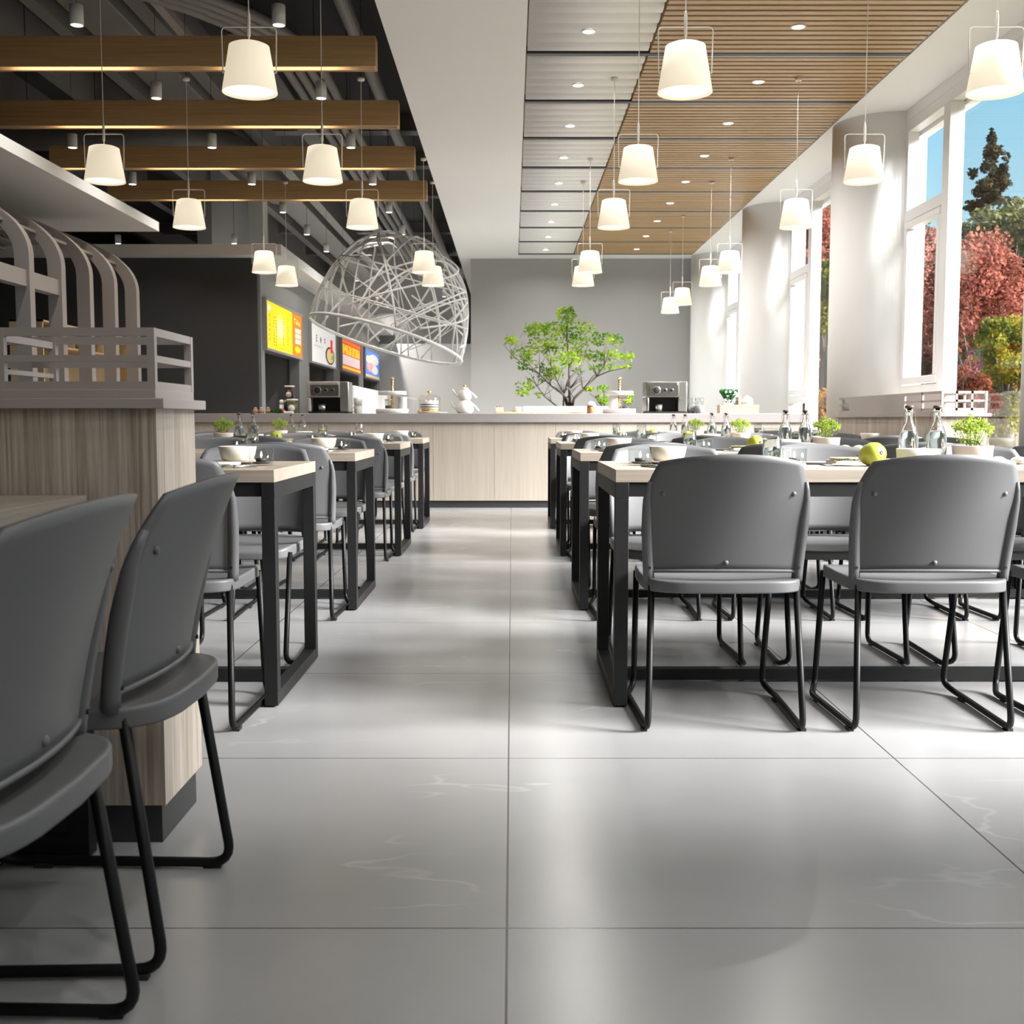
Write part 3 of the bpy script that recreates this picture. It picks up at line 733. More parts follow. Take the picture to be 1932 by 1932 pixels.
spots = [(145, 48, 'far left above the first wood beam'), (526, 48, 'above the first wood beam, beside the front left pendant'), (295, 186, 'between first and second wood beams, left one'), (606, 186, 'between first and second wood beams, right one'),
         (137, 279, 'below second wood beam, leftmost of three'), (400, 279, 'below second wood beam, middle of three'), (662, 279, 'below second wood beam, rightmost of three'),
         (250, 348, 'at third wood beam, behind the far left pendant'), (475, 348, 'at third wood beam, middle of three'), (703, 348, 'at third wood beam, rightmost of three'),
         (534, 401, 'under the fourth wood beam, left one'), (734, 401, 'under the fourth wood beam, right one'), (223, 460, 'above the stall canopy edge, leftmost'), (442, 460, 'above the stall canopy edge, right of centre'),
         (579, 443, 'left above the wire dome'), (759, 443, 'just above the top of the wire dome'), (616, 475, 'beside the upper left of the wire dome'), (647, 504, 'seen through left ribs of the wire dome'), (673, 530, 'behind the dome, second from left'),
         (695, 546, 'behind the dome, third from left'), (712, 562, 'behind the dome, fourth from left'), (730, 579, 'behind the dome, fifth from left'), (756, 603, 'low behind the dome, sixth from left'), (838, 560, 'behind the right side of the dome'), (853, 602, 'low at the right edge of the dome'), (868, 628, 'left of the soffit, farthest one')]
for u, v, d in spots:
    x, y, z = atZ(u, v, 3.38)
    o = SP.put((x, y, 3.38), 0, 'white cylinder spotlight, ' + d, 'cylinder spotlights')
    if y > 15:
        for ch in o.children:
            if ch.type == 'LIGHT': ch.data = alf
# recessed downlights
t = thing('downlight', '', 'downlight')
MB().lathe([(0.048, 0.0), (0.050, -0.004), (0.047, -0.007), (0.040, -0.007), (0.038, -0.003), (0.038, 0.0)], 28, close=True).build('trim_ring', M['white'], t)
MB().lathe([(0, -0.005), (0.039, -0.005), (0.039, -0.001), (0, -0.001)], 24).build('lens', M['spot_lens'], t)
al = bpy.data.lights.new('downlight_bulb', 'AREA'); al.shape = 'DISK'; al.size = 0.076; al.energy = DLW; al.color = (1.0, 0.985, 0.96); al.spread = radians(150)
ao = bpy.data.objects.new('bulb', al); COL.objects.link(ao); ao.parent = t; ao.location = (0, 0, -0.009)
aln = al.copy(); aln.energy = DLW * 0.5
DL = Kind(t)
for k in range(9):
    DL.put((0.495, 7.555 + 1.177 * k, ZC), 0, 'recessed round downlight in white slats, %s from camera' % (RN + ('eighth', 'ninth'))[k], 'downlights in the white slats')
for k in range(9):
    DL.put((1.823, 7.47 + 1.179 * k, ZC), 0, 'recessed round downlight in oak slats, %s from camera' % (RN + ('eighth', 'ninth'))[k], 'downlights in the oak slats')
alb = al.copy(); alb.energy = DLW * 0.8
for k in range(-8, 0):  # unseen rows added as fill light for foreground and wall behind camera
    for x in (0.495, 1.823):
        o = DL.put((x, 7.48 + 1.177 * k, ZC), 0); o.name = 'added_fill_downlight'; o['kind'] = 'structure'; o['label'] = 'unseen downlight added to fill the foreground with light'
        for key in ('category', 'group'):
            if key in o.keys(): del o[key]
        for ch in o.children:
            if ch.type == 'LIGHT': ch.data = aln if k > -6 else alb
# hanging wood beams
for k in range(4):
    y = 7.89 + 1.545 * k; x0, x1 = -4.37, -0.92; z0, z1 = 3.28, 3.48
    t = thing('hanging_beam', '%s hanging golden wood beam with warm lights set underneath' % ORD[k].replace('farthest', 'farthest'), 'beam', ((x0 + x1) / 2, y + 0.06, z0), 0, 'hanging wood beams')
    h = (x1 - x0) / 2; c = MB()
    c.box(-h, h, -0.06, -0.045, 0, 0.2); c.box(-h, h, 0.045, 0.06, 0, 0.2); c.box(-h, h, -0.045, 0.045, 0.09, 0.2); c.box(-h, -h + 0.015, -0.045, 0.045, 0, 0.09); c.box(h - 0.015, h, -0.045, 0.045, 0, 0.09)
    c.build('casing', M['oak_x'], t)
    MB().box(-h + 0.016, h - 0.016, 0.041, 0.0449, 0.004, 0.088).build('glow_liner', M['liner'], t)  # pale liner added inside the beam to brighten the LED glow
    off = (0.0, 0.3, 0.05, 0.35)[k]
    xx = h - 0.25 - off
    while xx > -h + 0.1:
        a = max(xx - 0.8, -h + 0.1); MB().box(a, xx, -0.03, 0.03, 0.08, 0.089).build('led_strip', M['led'], t); xx -= 1.42
    for sx in (-1.3, 1.3): MB().cyl(0.004, 0.2, 4.4 - z0, (sx, 0, 0), 6).build('hanger_rod', M['void'], t)

# ------------------------------------------------------------------ wire dome
t = thing('wire_dome', 'large white woven wire dome hanging tilted behind the serving counter', 'sculpture')
cx_, cy_, cz_ = atY(728, 641, 13.7)
Rd, Hd = 0.935, 1.25
rot = Matrix.Rotation(radians(15.5), 4, 'Y') @ Matrix.Rotation(radians(-6.5), 4, 'X')
def dpt(phi, s):   # s 0 at ring .. 1 at apex
    th = s * pi / 2; r = Rd * cos(th) ** 0.72 if th < pi / 2 - 1e-6 else 0
    return (r * cos(phi), r * sin(phi), Hd * sin(th))
rd = random.Random(5)
ring = MB().tube([(Rd * cos(2 * pi * i / 64), Rd * sin(2 * pi * i / 64), 0) for i in range(64)], 0.019, 8, closed=True).xf(rot)
ring.build('base_ring', M['dome'], t)
for k in range(30):
    mb = MB(); f0 = rd.uniform(0, 2 * pi); f1 = f0 + rd.uniform(1.1, 3.1) * rd.choice((-1, 1)); top = rd.uniform(0.35, 0.97)
    pts = []
    # plane-cut style strand: straight chord direction lifted on the dome
    for i in range(33):
        u = i / 32; phi = f0 + (f1 - f0) * u; s = top * sin(pi * u) ** 0.85
        if k % 3 == 2: s = min(0.95, 0.05 + rd.uniform(0, 0) + top * u)
        pts.append(dpt(phi, max(0.0, s)))
    mb.tube(pts, rd.choice((0.008, 0.010, 0.012)), 6).xf(rot); mb.build('rib', M['dome'], t)
for z0 in (0.2, 0.45):
    mb = MB().tube([dpt(2 * pi * i / 48, z0 + 0.08 * sin(2 * pi * i / 48)) for i in range(48)], 0.009, 6, closed=True).xf(rot); mb.build('rib', M['dome'], t)
mm, nt, b = newmat('fine_white_mesh'); nt.nodes.remove(b)
tr_ = N(nt, 'ShaderNodeBsdfTransparent'); df = N(nt, 'ShaderNodeBsdfDiffuse'); df.inputs['Color'].default_value = (0.7, 0.7, 0.7, 1); mx_ = N(nt, 'ShaderNodeMixShader'); mx_.inputs[0].default_value = 0.10
nt.links.new(tr_.outputs[0], mx_.inputs[1]); nt.links.new(df.outputs[0], mx_.inputs[2]); nt.links.new(mx_.outputs[0], nt.nodes['Material Output'].inputs['Surface'])
MB().grid(lambda u, v: dpt(2 * pi * u, v * 0.98), 48, 16).xf(rot).build('mesh_lining', mm, t)
ap = rot @ Vector((0, 0, Hd))
MB().tube([tuple(ap - Vector((0, 0, 0.01))), (ap.x, ap.y, 4.4 - cz_)], 0.003, 6).build('suspension_cable', M['void'], t)
t.location = (cx_, cy_, cz_)
# ================================================================== TABLE SETTINGS
ZT = 0.748
def k_candle():
    t = thing('tealight_glass', '', 'candle')
    MB().lathe([(0, 0.0), (0.040, 0.0), (0.0415, 0.003), (0.0415, 0.057), (0.0395, 0.057), (0.0395, 0.005), (0, 0.005)], 32).build('glass_cup', M['thin_clear'], t)
    MB().lathe([(0, 0.0055), (0.022, 0.0055), (0.031, 0.010), (0.030, 0.012), (0, 0.0075)], 24).build('saucer', M['candle'], t)
    MB().lathe([(0, 0.0125), (0.018, 0.0125), (0.0185, 0.024), (0.016, 0.025), (0, 0.0235)], 24).build('tealight', M['candle'], t)
    MB().lathe([(0, 0.025), (0.0028, 0.029), (0.0038, 0.034), (0.0022, 0.042), (0, 0.048)], 12).build('flame', M['flame'], t)
    return Kind(t)
def k_bowl():
    t = thing('bowl', '', 'bowl')
    MB().lathe([(0, 0.0), (0.048, 0.0), (0.0545, 0.005), (0.0605, 0.024), (0.0655, 0.050), (0.0635, 0.0505), (0.058, 0.026), (0.050, 0.009), (0, 0.007)], 36).build('bowl_body', M['cream'], t)
    return Kind(t)
def k_simple(name, cat, mb, mat, **kw):
    return Kind(tag(mb.build(name, mat, **kw), '', cat))
def k_tumbler():
    t = thing('water_glass', '', 'glass')
    MB().lathe([(0, 0), (0.030, 0), (0.0315, 0.004), (0.0335, 0.127), (0.0318, 0.127), (0.0298, 0.010), (0, 0.010)], 32).build('glass_body', M['thin_clear'], t)
    MB().lathe([(0, 0.0105), (0.0295, 0.0105), (0.0308, 0.086), (0, 0.086)], 28).build('water', M['water'], t)
    return Kind(t)
def k_bottle():
    t = thing('swing_top_bottle', '', 'bottle')
    o = [(0, 0), (0.031, 0), (0.034, 0.004), (0.034, 0.085), (0.031, 0.108), (0.022, 0.130), (0.0145, 0.146), (0.0125, 0.165), (0.0125, 0.178), (0.0150, 0.180), (0.0150, 0.190), (0.0125, 0.192)]
    i = [(0.0100, 0.192), (0.0100, 0.165), (0.0120, 0.146), (0.0195, 0.130), (0.0285, 0.107), (0.0315, 0.084), (0.0315, 0.006), (0, 0.006)]
    MB().lathe(o + i, 32).build('glass_body', M['glass'], t)
    MB().lathe([(0, 0.0065), (0.031, 0.0065), (0.031, 0.084), (0.028, 0.107), (0.024, 0.116), (0, 0.116)], 28).build('water', M['water'], t)
    MB().lathe([(0, 0.190), (0.009, 0.190), (0.009, 0.194), (0.0145, 0.195), (0.0155, 0.199), (0.0145, 0.203), (0.011, 0.205), (0, 0.205)], 20).build('stopper', M['cork'], t)
    w = MB(); w.tube([(0.0155 * cos(2 * pi * k / 16), 0.0155 * sin(2 * pi * k / 16), 0.182) for k in range(16)], 0.0008, 5, closed=True)
    for s in (-1, 1):
        w.tube(arc_path([(s * 0.0155, 0, 0.182), (s * 0.023, 0, 0.181), (s * 0.024, -0.004, 0.150), (s * 0.018, -0.018, 0.132), (0, -0.030, 0.122)], 0.006, 3), 0.0008, 5)
        w.tube([(s * 0.0155, 0, 0.182), (s * 0.0165, 0, 0.192), (s * 0.0105, 0, 0.2035)], 0.0008, 5)
    w.build('wire_clasp', M['wire'], t)
    return Kind(t)
def leaf_cloud(blobs, n, size, seed, elong=1.6, up=0.3, hollow=0.35):
    """random small leaf blades in ellipsoids; blobs: (x,y,z,rx,ry,rz,weight)"""
    r = random.Random(seed); mb = MB(); tot = sum(b[6] for b in blobs)
    for _ in range(n):
        q = r.uniform(0, tot)
        for b in blobs:
            q -= b[6]
            if q <= 0: break
        while True:
            p = Vector((r.uniform(-1, 1), r.uniform(-1, 1), r.uniform(-1, 1)))
            if hollow < p.length < 1 or (p.length < 1 and r.random() < 0.3): break
        c = Vector((b[0] + p.x * b[3], b[1] + p.y * b[4], b[2] + p.z * b[5]))
        s = size * r.uniform(0.6, 1.3)
        a = Vector((r.gauss(0, 1), r.gauss(0, 1), r.gauss(0, 0.8) + up)).normalized()
        w = a.cross(Vector((r.gauss(0, 1), r.gauss(0, 1), r.gauss(0, 1)))).normalized(); nrm = a.cross(w)
        mb.add([c - a * s * elong / 2, c + w * s * 0.42 + nrm * s * 0.10, c + a * s * elong / 2, c - w * s * 0.42 + nrm * s * 0.10], [(0, 1, 2), (0, 2, 3)])
    return mb
def k_plant():
    t = thing('potted_plant', '', 'plant')
    MB().lathe([(0, 0), (0.058, 0), (0.062, 0.003), (0.0675, 0.062), (0.067, 0.066), (0.0635, 0.066), (0.060, 0.056), (0, 0.056)], 36).build('pot', M['pot_pink'], t)
    MB().lathe([(0, 0.0565), (0.0595, 0.0565), (0.055, 0.060), (0, 0.063)], 24).build('soil', M['soil'], t)
    st = MB(); r = random.Random(3); bl = [(0, 0, 0.105, 0.062, 0.062, 0.042, 3)]
    for k in range(16):
        a = r.uniform(0, 2 * pi); rr = r.uniform(0.01, 0.062); z = 0.165 - rr * 0.55 + r.uniform(-0.012, 0.008)
        e = (rr * cos(a) * 1.15, rr * sin(a) * 1.15, z); st.tube([(e[0] * 0.3, e[1] * 0.3, 0.058), (e[0] * 0.75, e[1] * 0.75, 0.11), e], 0.0011, 5)
        bl.append((e[0], e[1], e[2] - 0.008, 0.017, 0.017, 0.017, 0.75))
    st.build('stems', M['lime_leaf'], t)
    leaf_cloud(bl, 1150, 0.0078, 11, 1.3, 0.2, 0.0).build('foliage', M['lime_leaf'], t, recalc=False)
    return Kind(t)
def k_pear():
    t = thing('pear', '', 'fruit')
    b = MB().lathe([(0, -0.043), (0.010, -0.0445), (0.026, -0.040), (0.037, -0.024), (0.040, -0.004), (0.036, 0.016), (0.027, 0.034), (0.019, 0.046), (0.012, 0.052), (0, 0.053)], 28)
    R = Matrix.Translation((0, 0, 0.039)) @ Matrix.Rotation(radians(-65), 4, 'Z') @ Matrix.Rotation(radians(-100), 4, 'Y')
    b.xf(R).build('flesh', M['pear'], t)
    MB().tube([(0, 0, 0.050), (0.003, 0, 0.062), (0.008, 0, 0.070)], [0.0022, 0.0016, 0.0020], 6).xf(R).build('stem', M['stem'], t)
    MB().lathe([(0.0055, -0.0425), (0.007, -0.047), (0.004, -0.0455), (0, -0.044)], 10).xf(R).build('blossom_end', M['stem'], t)
    return Kind(t)
def k_shell():
    t = thing('shell', '', 'shell')
    a = MB().sphere((0, 0, 0.0), 0.026, 0.019, 0.010, 16, 10)
    a.xf(Matrix.Translation((0, 0, 0.0165)) @ Matrix.Rotation(radians(14), 4, 'X')).build('upper_valve', M['shell'], t)
    MB().sphere((0, 0, 0), 0.025, 0.018, 0.007, 16, 8).xf(Matrix.Translation((0, 0, 0.0075))).build('lower_valve', M['shell'], t)
    MB().sphere((0, 0, 0), 0.0225, 0.016, 0.004, 14, 6).xf(Matrix.Translation((0, -0.001, 0.0118)) @ Matrix.Rotation(radians(7), 4, 'X')).build('dark_slit', M['stem'], t)
    return Kind(t)
def k_knife():
    t = thing('table_knife', '', 'knife')
    MB().box(-0.045, 0.045, -0.0055, 0.0055, 0.0, 0.0075).build('handle', M['hole'], t, bevel=0.0025)
    MB().prism([(0.045, -0.0075), (0.13, -0.0075), (0.145, 0.002), (0.135, 0.0075), (0.045, 0.0065)], 0.002, 0.0045, 'Z').build('blade', M['chrome'], t)
    return Kind(t)
def k_sprig():
    t = thing('herb_sprig', '', 'herb')
    r = random.Random(9); pts = [(-0.05 + 0.1 * i / 10, 0.004 * sin(i * 0.6), 0.007 + 0.006 * sin(pi * i / 10)) for i in range(11)]
    MB().tube(pts, 0.0010, 5).build('stalk', M['stem'], t)
    mb = MB()
    for i in range(90):
        p = Vector(pts[r.randrange(1, 11)]) + Vector((r.uniform(-.005, .005), 0, 0)); d = Vector((0.8, r.choice((-1, 1)) * r.uniform(0.5, 1.2), r.uniform(-0.1, 0.9))).normalized() * 0.016
        w = d.cross(Vector((0, 0.3, 1))).normalized() * 0.0022; q = p + d
        if q.z < 0.002: q.z = 0.002
        mb.add([p, (p + q) / 2 + w, q, (p + q) / 2 - w], [(0, 1, 2, 3)])
    mb.build('needles', M['herb'], t, recalc=False)
    return Kind(t)
K = dict(candle=k_candle(), bowl=k_bowl(), tumbler=k_tumbler(), bottle=k_bottle(), plant=k_plant(), pear=k_pear(), shell=k_shell(), knife=k_knife(), sprig=k_sprig())
K['plate'] = k_simple('plate', 'plate', MB().lathe([(0, 0), (0.055, 0), (0.075, 0.004), (0.092, 0.009), (0.093, 0.0105), (0.090, 0.011), (0.072, 0.0075), (0, 0.0065)], 40), M['napkin'])
K['board'] = k_simple('wooden_tray', 'tray', MB().box(-0.062, 0.062, -0.062, 0.062, 0, 0.012), M['napkin'], bevel=0.004)
K['small_plate'] = k_simple('small_plate', 'plate', MB().lathe([(0, 0), (0.045, 0), (0.058, 0.004), (0.060, 0.008), (0.058, 0.009), (0, 0.007)], 32), M['board_wood'])
K['dish'] = k_simple('white_dish', 'dish', MB().lathe([(0, 0), (0.060, 0), (0.066, 0.003), (0.0705, 0.058), (0.0675, 0.0585), (0.062, 0.008), (0, 0.007)], 36), M['cream'])
K['straw'] = k_simple('metal_straw', 'straw', MB().lathe([(0.0045, -0.055), (0.0045, 0.055), (0.0033, 0.055), (0.0033, -0.055)], 14, (0, 0, 0.0046), 'Y', close=True), M['chrome'])
nap = MB()
nap.grid(lambda u, v: (-0.085 + 0.17 * u + 0.012 * (v - 0.5), -0.055 + 0.11 * v, 0.0022 + 0.0016 * sin(7 * u + 3 * v)), 16, 8); nap.grid(lambda u, v: (-0.085 + 0.17 * u + 0.012 * (v - 0.5), -0.055 + 0.11 * v, 0.0004), 2, 2, False)
K['napkin'] = k_simple('folded_napkin', 'napkin', nap, M['napkin'], recalc=False)
bk = MB().box(-0.07, 0.07, -0.05, 0.05, 0, 0.014)
K['cloth'] = k_simple('folded_cloth', 'cloth', bk, M['ceramic'], bevel=0.005)

# (kind, dx from the aisle edge, dy from the front edge, z above the top, turn, wording)
ITEMS = [('candle', 0.115, 0.345, 0, 0, 'tealight in clear glass nearest the aisle on {t}'),
         ('straw', 0.128, 0.165, 0, 0.45, 'dark-ended steel tube lying left, in front of the tealight on {t}'),
         ('straw', 0.155, 0.170, 0, 0.75, 'dark-ended steel tube lying right, in front of the tealight on {t}'),
         ('cloth', 0.25, 0.27, 0, 0.1, 'folded white cloth near the aisle end of {t}'),
         ('plate', 0.225, 0.47, 0, 0, 'round beige plate under the cream bowl at aisle end of {t}'),
         ('bowl', 0.225, 0.47, 0.0112, 0, 'cream bowl on a plate at the aisle end of {t}'),
         ('tumbler', 0.58, 0.43, 0, 0, 'half full water glass near the aisle on {t}'),
         ('candle', 0.637, 0.345, 0, 0, 'tealight in clear glass beside the water glass on {t}'),
         ('napkin', 0.815, 0.335, 0, 0.1, 'cream napkin under the herb sprig on {t}'),
         ('knife', 0.735, 0.395, 0, 0.05, 'black handled knife beside the napkin on {t}'),
         ('sprig', 0.815, 0.335, 0.0045, 0.15, 'green herb sprig lying on the napkin on {t}'),
         ('board', 0.865, 0.50, 0, 0, 'pale square tray behind the herb sprig on {t}'),
         ('small_plate', 0.86, 0.50, 0.0122, 0, 'small wooden plate on the square tray on {t}'),
         ('pear', 0.872, 0.255, 0, 0, 'green pear lying on {t}'),
         ('dish', 1.03, 0.27, 0, 0, 'straight sided cream dish in front of the bottles on {t}'),
         ('bottle', 1.087, 0.53, 0, 0.3, 'swing-top water bottle nearer the aisle on {t}'),
         ('bottle', 1.187, 0.53, 0, -0.7, 'swing-top water bottle beside the plant pot on {t}'),
         ('plant', 1.263, 0.40, 0, 0, 'lime green plant in pale pot on {t}'),
         ('shell', 1.372, 0.44, 0, 0.4, 'ivory shell nearest the plant pot on {t}'),
         ('shell', 1.43, 0.42, 0, -0.9, 'ivory shell, middle of three beside the plant on {t}'),
         ('shell', 1.485, 0.45, 0, 1.6, 'ivory shell farthest from the plant pot on {t}'),
         ('plate', 1.0, 0.635, 0, 0, 'beige plate at the far edge behind the pear on {t}'),
         ('board', 1.62, 0.55, 0, 0.1, 'pale square tray past the shells on {t}'),
         ('bowl', 2.19, 0.50, 0.0112, 0, 'cream bowl at the outer end of {t}'),
         ('plate', 2.19, 0.50, 0, 0, 'beige plate under the bowl at the outer end of {t}'),
         ('tumbler', 1.80, 0.43, 0, 0, 'water glass toward the outer end of {t}')]
for r in range(4):
    for side, sg, xe in (('right', 1, 0.32), ('left', -1, -0.735)):
        for kind, dx, dy, dz, rz, words in ITEMS:
            x = xe + sg * dx; y = TY[r] + dy
            if not seen(x, y, ZT + 0.04, 30, 383 if side == 'left' else -30): continue
            K[kind].put((x, y, ZT + dz), rz * sg, words.format(t=tname(side, r)), {'candle': 'tealights', 'straw': 'steel tubes', 'bowl': 'cream bowls', 'plate': 'beige plates', 'tumbler': 'water glasses', 'bottle': 'swing-top bottles', 'plant': 'lime plants on the tables', 'pear': 'pears', 'shell': 'ivory shells', 'dish': 'cream dishes', 'napkin': 'napkins', 'knife': 'knives', 'sprig': 'herb sprigs', 'board': 'square trays', 'small_plate': 'small plates', 'cloth': 'folded cloths'}[kind])

# ================================================================== COUNTER ITEMS
ZK = 0.97; PX = 12.1 / 2146.7
def kx(px, y=12.1): return (px - 966) / 2146.7 * (y * _c - (ZK - CAM_H) * _s)
# coffee machines
def coffee_machine(px, label, body):
    t = thing('coffee_machine', label, 'coffee machine', (kx(px), 12.15, ZK))
    b = MB().box(-0.235, 0.105, -0.16, 0.16, 0.17, 0.335); b.box(-0.235, 0.105, 0.02, 0.16, 0.02, 0.17); b.box(-0.235, -0.20, -0.16, 0.02, 0.02, 0.17)
    b.build('housing', body, t, bevel=0.012)
    MB().box(-0.195, 0.10, -0.1665, -0.1595, 0.185, 0.30).build('control_panel', M['steel_dark'], t)
    for i, (x, r) in enumerate(((-0.125, 0.036), (-0.035, 0.017), (0.035, 0.017))):
        d = MB().lathe([(0, -0.014), (r * 0.8, -0.014), (r, -0.010), (r, 0), (0, 0)], 20, (x, -0.1665, 0.245), 'Y').build('dial', M['hole'], t)
        MB().lathe([(r, -0.004), (r * 1.16, -0.004), (r * 1.16, 0.001), (r, 0.001)], 20, (x, -0.1665, 0.245), 'Y', close=True).build('dial_ring', M['chrome'], d)
    MB().box(-0.198, 0.098, 0.0, 0.019, 0.02, 0.17).build('brew_bay', M['hole'], t)
    MB().lathe([(0, 0.022), (0.042, 0.022), (0.044, 0.10), (0.041, 0.10), (0.039, 0.03), (0, 0.03)], 24, (-0.09, -0.07, 0)).build('metal_cup', M['chrome'], t)
    MB().box(0.108, 0.20, -0.14, 0.14, 0.02, 0.335).build('water_tank', M['chrome'], t, bevel=0.008)
    MB().box(-0.225, 0.20, -0.17, 0.16, 0, 0.02).build('drip_tray', M['hole'], t, bevel=0.004)
coffee_machine(625, 'coffee machine with taupe housing at the left of the counter', M['taupe'])
coffee_machine(1258, 'steel coffee machine at the right of the counter near the column', M['steel_dark'])
def mug(name, mat):
    t = thing(name, '', 'mug')
    MB().lathe([(0, 0), (0.038, 0), (0.042, 0.004), (0.047, 0.083), (0.044, 0.083), (0.039, 0.006), (0, 0.006)], 28).build('cup', mat, t)
    MB().tube([(-0.043 - 0.026 * sin(pi * i / 10), 0, 0.068 - 0.05 * i / 10) for i in range(11)], 0.005, 8).build('handle', mat, t)
    return Kind(t)
MW = mug('mug', M['ceramic']); MG = mug('mug', M['grey_mug']); MGl = mug('glass_mug', M['thin_clear'])
MW.put((kx(676), 12.1, ZK), 0.2, 'lower white mug of the stack beside the left coffee machine', 'white mugs')
MW.put((kx(676), 12.1, ZK + 0.0835), 0.5, 'upper white mug stacked beside the left coffee machine', 'white mugs')
MG.put((kx(1304), 12.12, ZK), pi, 'dark grey mug beside the right coffee machine, left of pair', 'grey mugs')
MG.put((kx(1318), 12.05, ZK), 0.1, 'dark grey mug right of the right coffee machine, right of pair', 'grey mugs')
MGl.put((kx(1304), 12.12, ZK + 0.0835), pi, 'clear glass mug stacked on left grey mug', 'glass mugs')
MGl.put((kx(1318), 12.05, ZK + 0.0835), 0.1, 'clear glass mug stacked on right grey mug', 'glass mugs')
# tiered stands
def stand(px, label, r1, r2):
    t = thing('cake_stand', label, 'cake stand', (kx(px), 12.08, ZK))
    MB().lathe([(0, 0), (r1 * 0.9, 0), (r1, 0.006), (r1, 0.046), (r1 * 0.985, 0.05), (0, 0.05)], 48).build('lower_tier', M['ceramic'], t)
    MB().lathe([(0, 0.195), (r2 * 0.97, 0.195), (r2, 0.2), (r2, 0.232), (r2 * 0.98, 0.236), (0, 0.236)], 48).build('upper_tier', M['ceramic'], t)
    pr = [(0, 0.05)]
    z = 0.05
    while z < 0.19: pr += [(0.012, z), (0.020, z + 0.012), (0.012, z + 0.024)]; z += 0.026
    pr += [(0.012, 0.195), (0, 0.195)]
    MB().lathe(pr, 16).build('lower_stem', M['gold'], t)
    pr = [(0, 0.236), (0.018, 0.236)]; z = 0.24
    for k in range(5): pr += [(0.012, z), (0.019, z + 0.012), (0.012, z + 0.024)]; z += 0.0255
    pr += [(0.02, z), (0.022, z + 0.012), (0.012, z + 0.02), (0, z + 0.02)]
    MB().lathe(pr, 16).build('upper_stem', M['gold'], t)
stand(741, 'two-tier white cake stand with gold stem, left of the cake dome', 0.176, 0.148)
stand(1168, 'two-tier white cake stand with gold stem, near the right coffee machine', 0.176, 0.148)
def canister(px, y, z, r, h, mat, name, cat, label):
    return tag(MB().lathe([(0, 0), (r * 0.95, 0), (r, 0.004), (r, h - 0.004), (r * 0.95, h), (r * 0.86, h), (r * 0.84, 0.01), (0, 0.01)], 28).build(name, mat, loc=(kx(px, y), y, z)), label, cat)
canister(760, 12.05, ZK + 0.0505, 0.045, 0.125, M['ceramic'], 'white_canister', 'canister', 'plain white canister on the lower tier of left cake stand')
canister(1157, 12.05, ZK + 0.0505, 0.052, 0.12, M['ceramic'], 'white_canister', 'canister', 'plain white canister on the lower tier of right cake stand')
def gjar(px, y, z, label):
    t = thing('small_glass_jar', label, 'jar', (kx(px, y), y, z))
    MB().lathe([(0, 0), (0.036, 0), (0.038, 0.09), (0.0362, 0.09), (0.0345, 0.004), (0, 0.004)], 24).build('glass_body', M['thin_clear'], t)
    MB().lathe([(0, 0.0045), (0.034, 0.0045), (0.034, 0.035), (0, 0.035)], 20).build('contents', M['cork'], t)
    MB().lathe([(0.036, 0.090), (0.041, 0.090), (0.041, 0.098), (0.036, 0.098)], 24, close=True).build('gold_rim', M['gold'], t)
gjar(733, 12.03, ZK + 0.0505, 'small glass jar on the lower tier of the left stand')
gjar(1180, 12.03, ZK + 0.0505, 'small glass jar on the lower tier of the right stand')
# cake under a dome
tag(MB().lathe([(0, 0), (0.12, 0), (0.168, 0.010), (0.168, 0.014), (0.12, 0.008), (0, 0.007)], 40).build('white_plate', M['ceramic'], loc=(kx(816), 12.1, ZK)), 'flat white plate under the domed cake', 'plate')
t = thing('layer_cake', 'layered white cake with red topping under a clear dome', 'cake', (kx(810), 12.1, ZK + 0.0118))
MB().lathe([(0, 0), (0.118, 0), (0.125, 0.006), (0.125, 0.028), (0.118, 0.032), (0, 0.032)], 40).build('gold_base', M['gold'], t)
MB().lathe([(0, 0.0325), (0.095, 0.0325), (0.098, 0.04), (0.098, 0.125), (0.092, 0.13), (0, 0.13)], 40).build('cake_body', M['ceramic'], t)
for z in (0.055, 0.08): MB().lathe([(0.0975, z), (0.0995, z), (0.0995, z + 0.009), (0.0975, z + 0.009)], 40, close=True).build('filling', M['cork'], t)
red = plain('red_icing', (0.55, 0.03, 0.05), 0.4)
for k in range(12): MB().sphere((0.088 * cos(2 * pi * k / 12), 0.088 * sin(2 * pi * k / 12), 0.126), 0.011, n=8, m=6).build('berry', red, t)
t = thing('glass_dome', 'clear glass cake dome with gold knob over the layer cake', 'dome', (kx(810), 12.1, ZK + 0.0445))
MB().lathe([(0.118, 0), (0.118, 0.118), (0.108, 0.14), (0.07, 0.152), (0, 0.155)], 40).build('glass_cover', M['thin_clear'], t)
MB().lathe([(0, 0.155), (0.014, 0.155), (0.008, 0.165), (0.012, 0.172), (0.026, 0.182), (0.020, 0.196), (0, 0.199)], 20).build('knob', M['gold'], t)
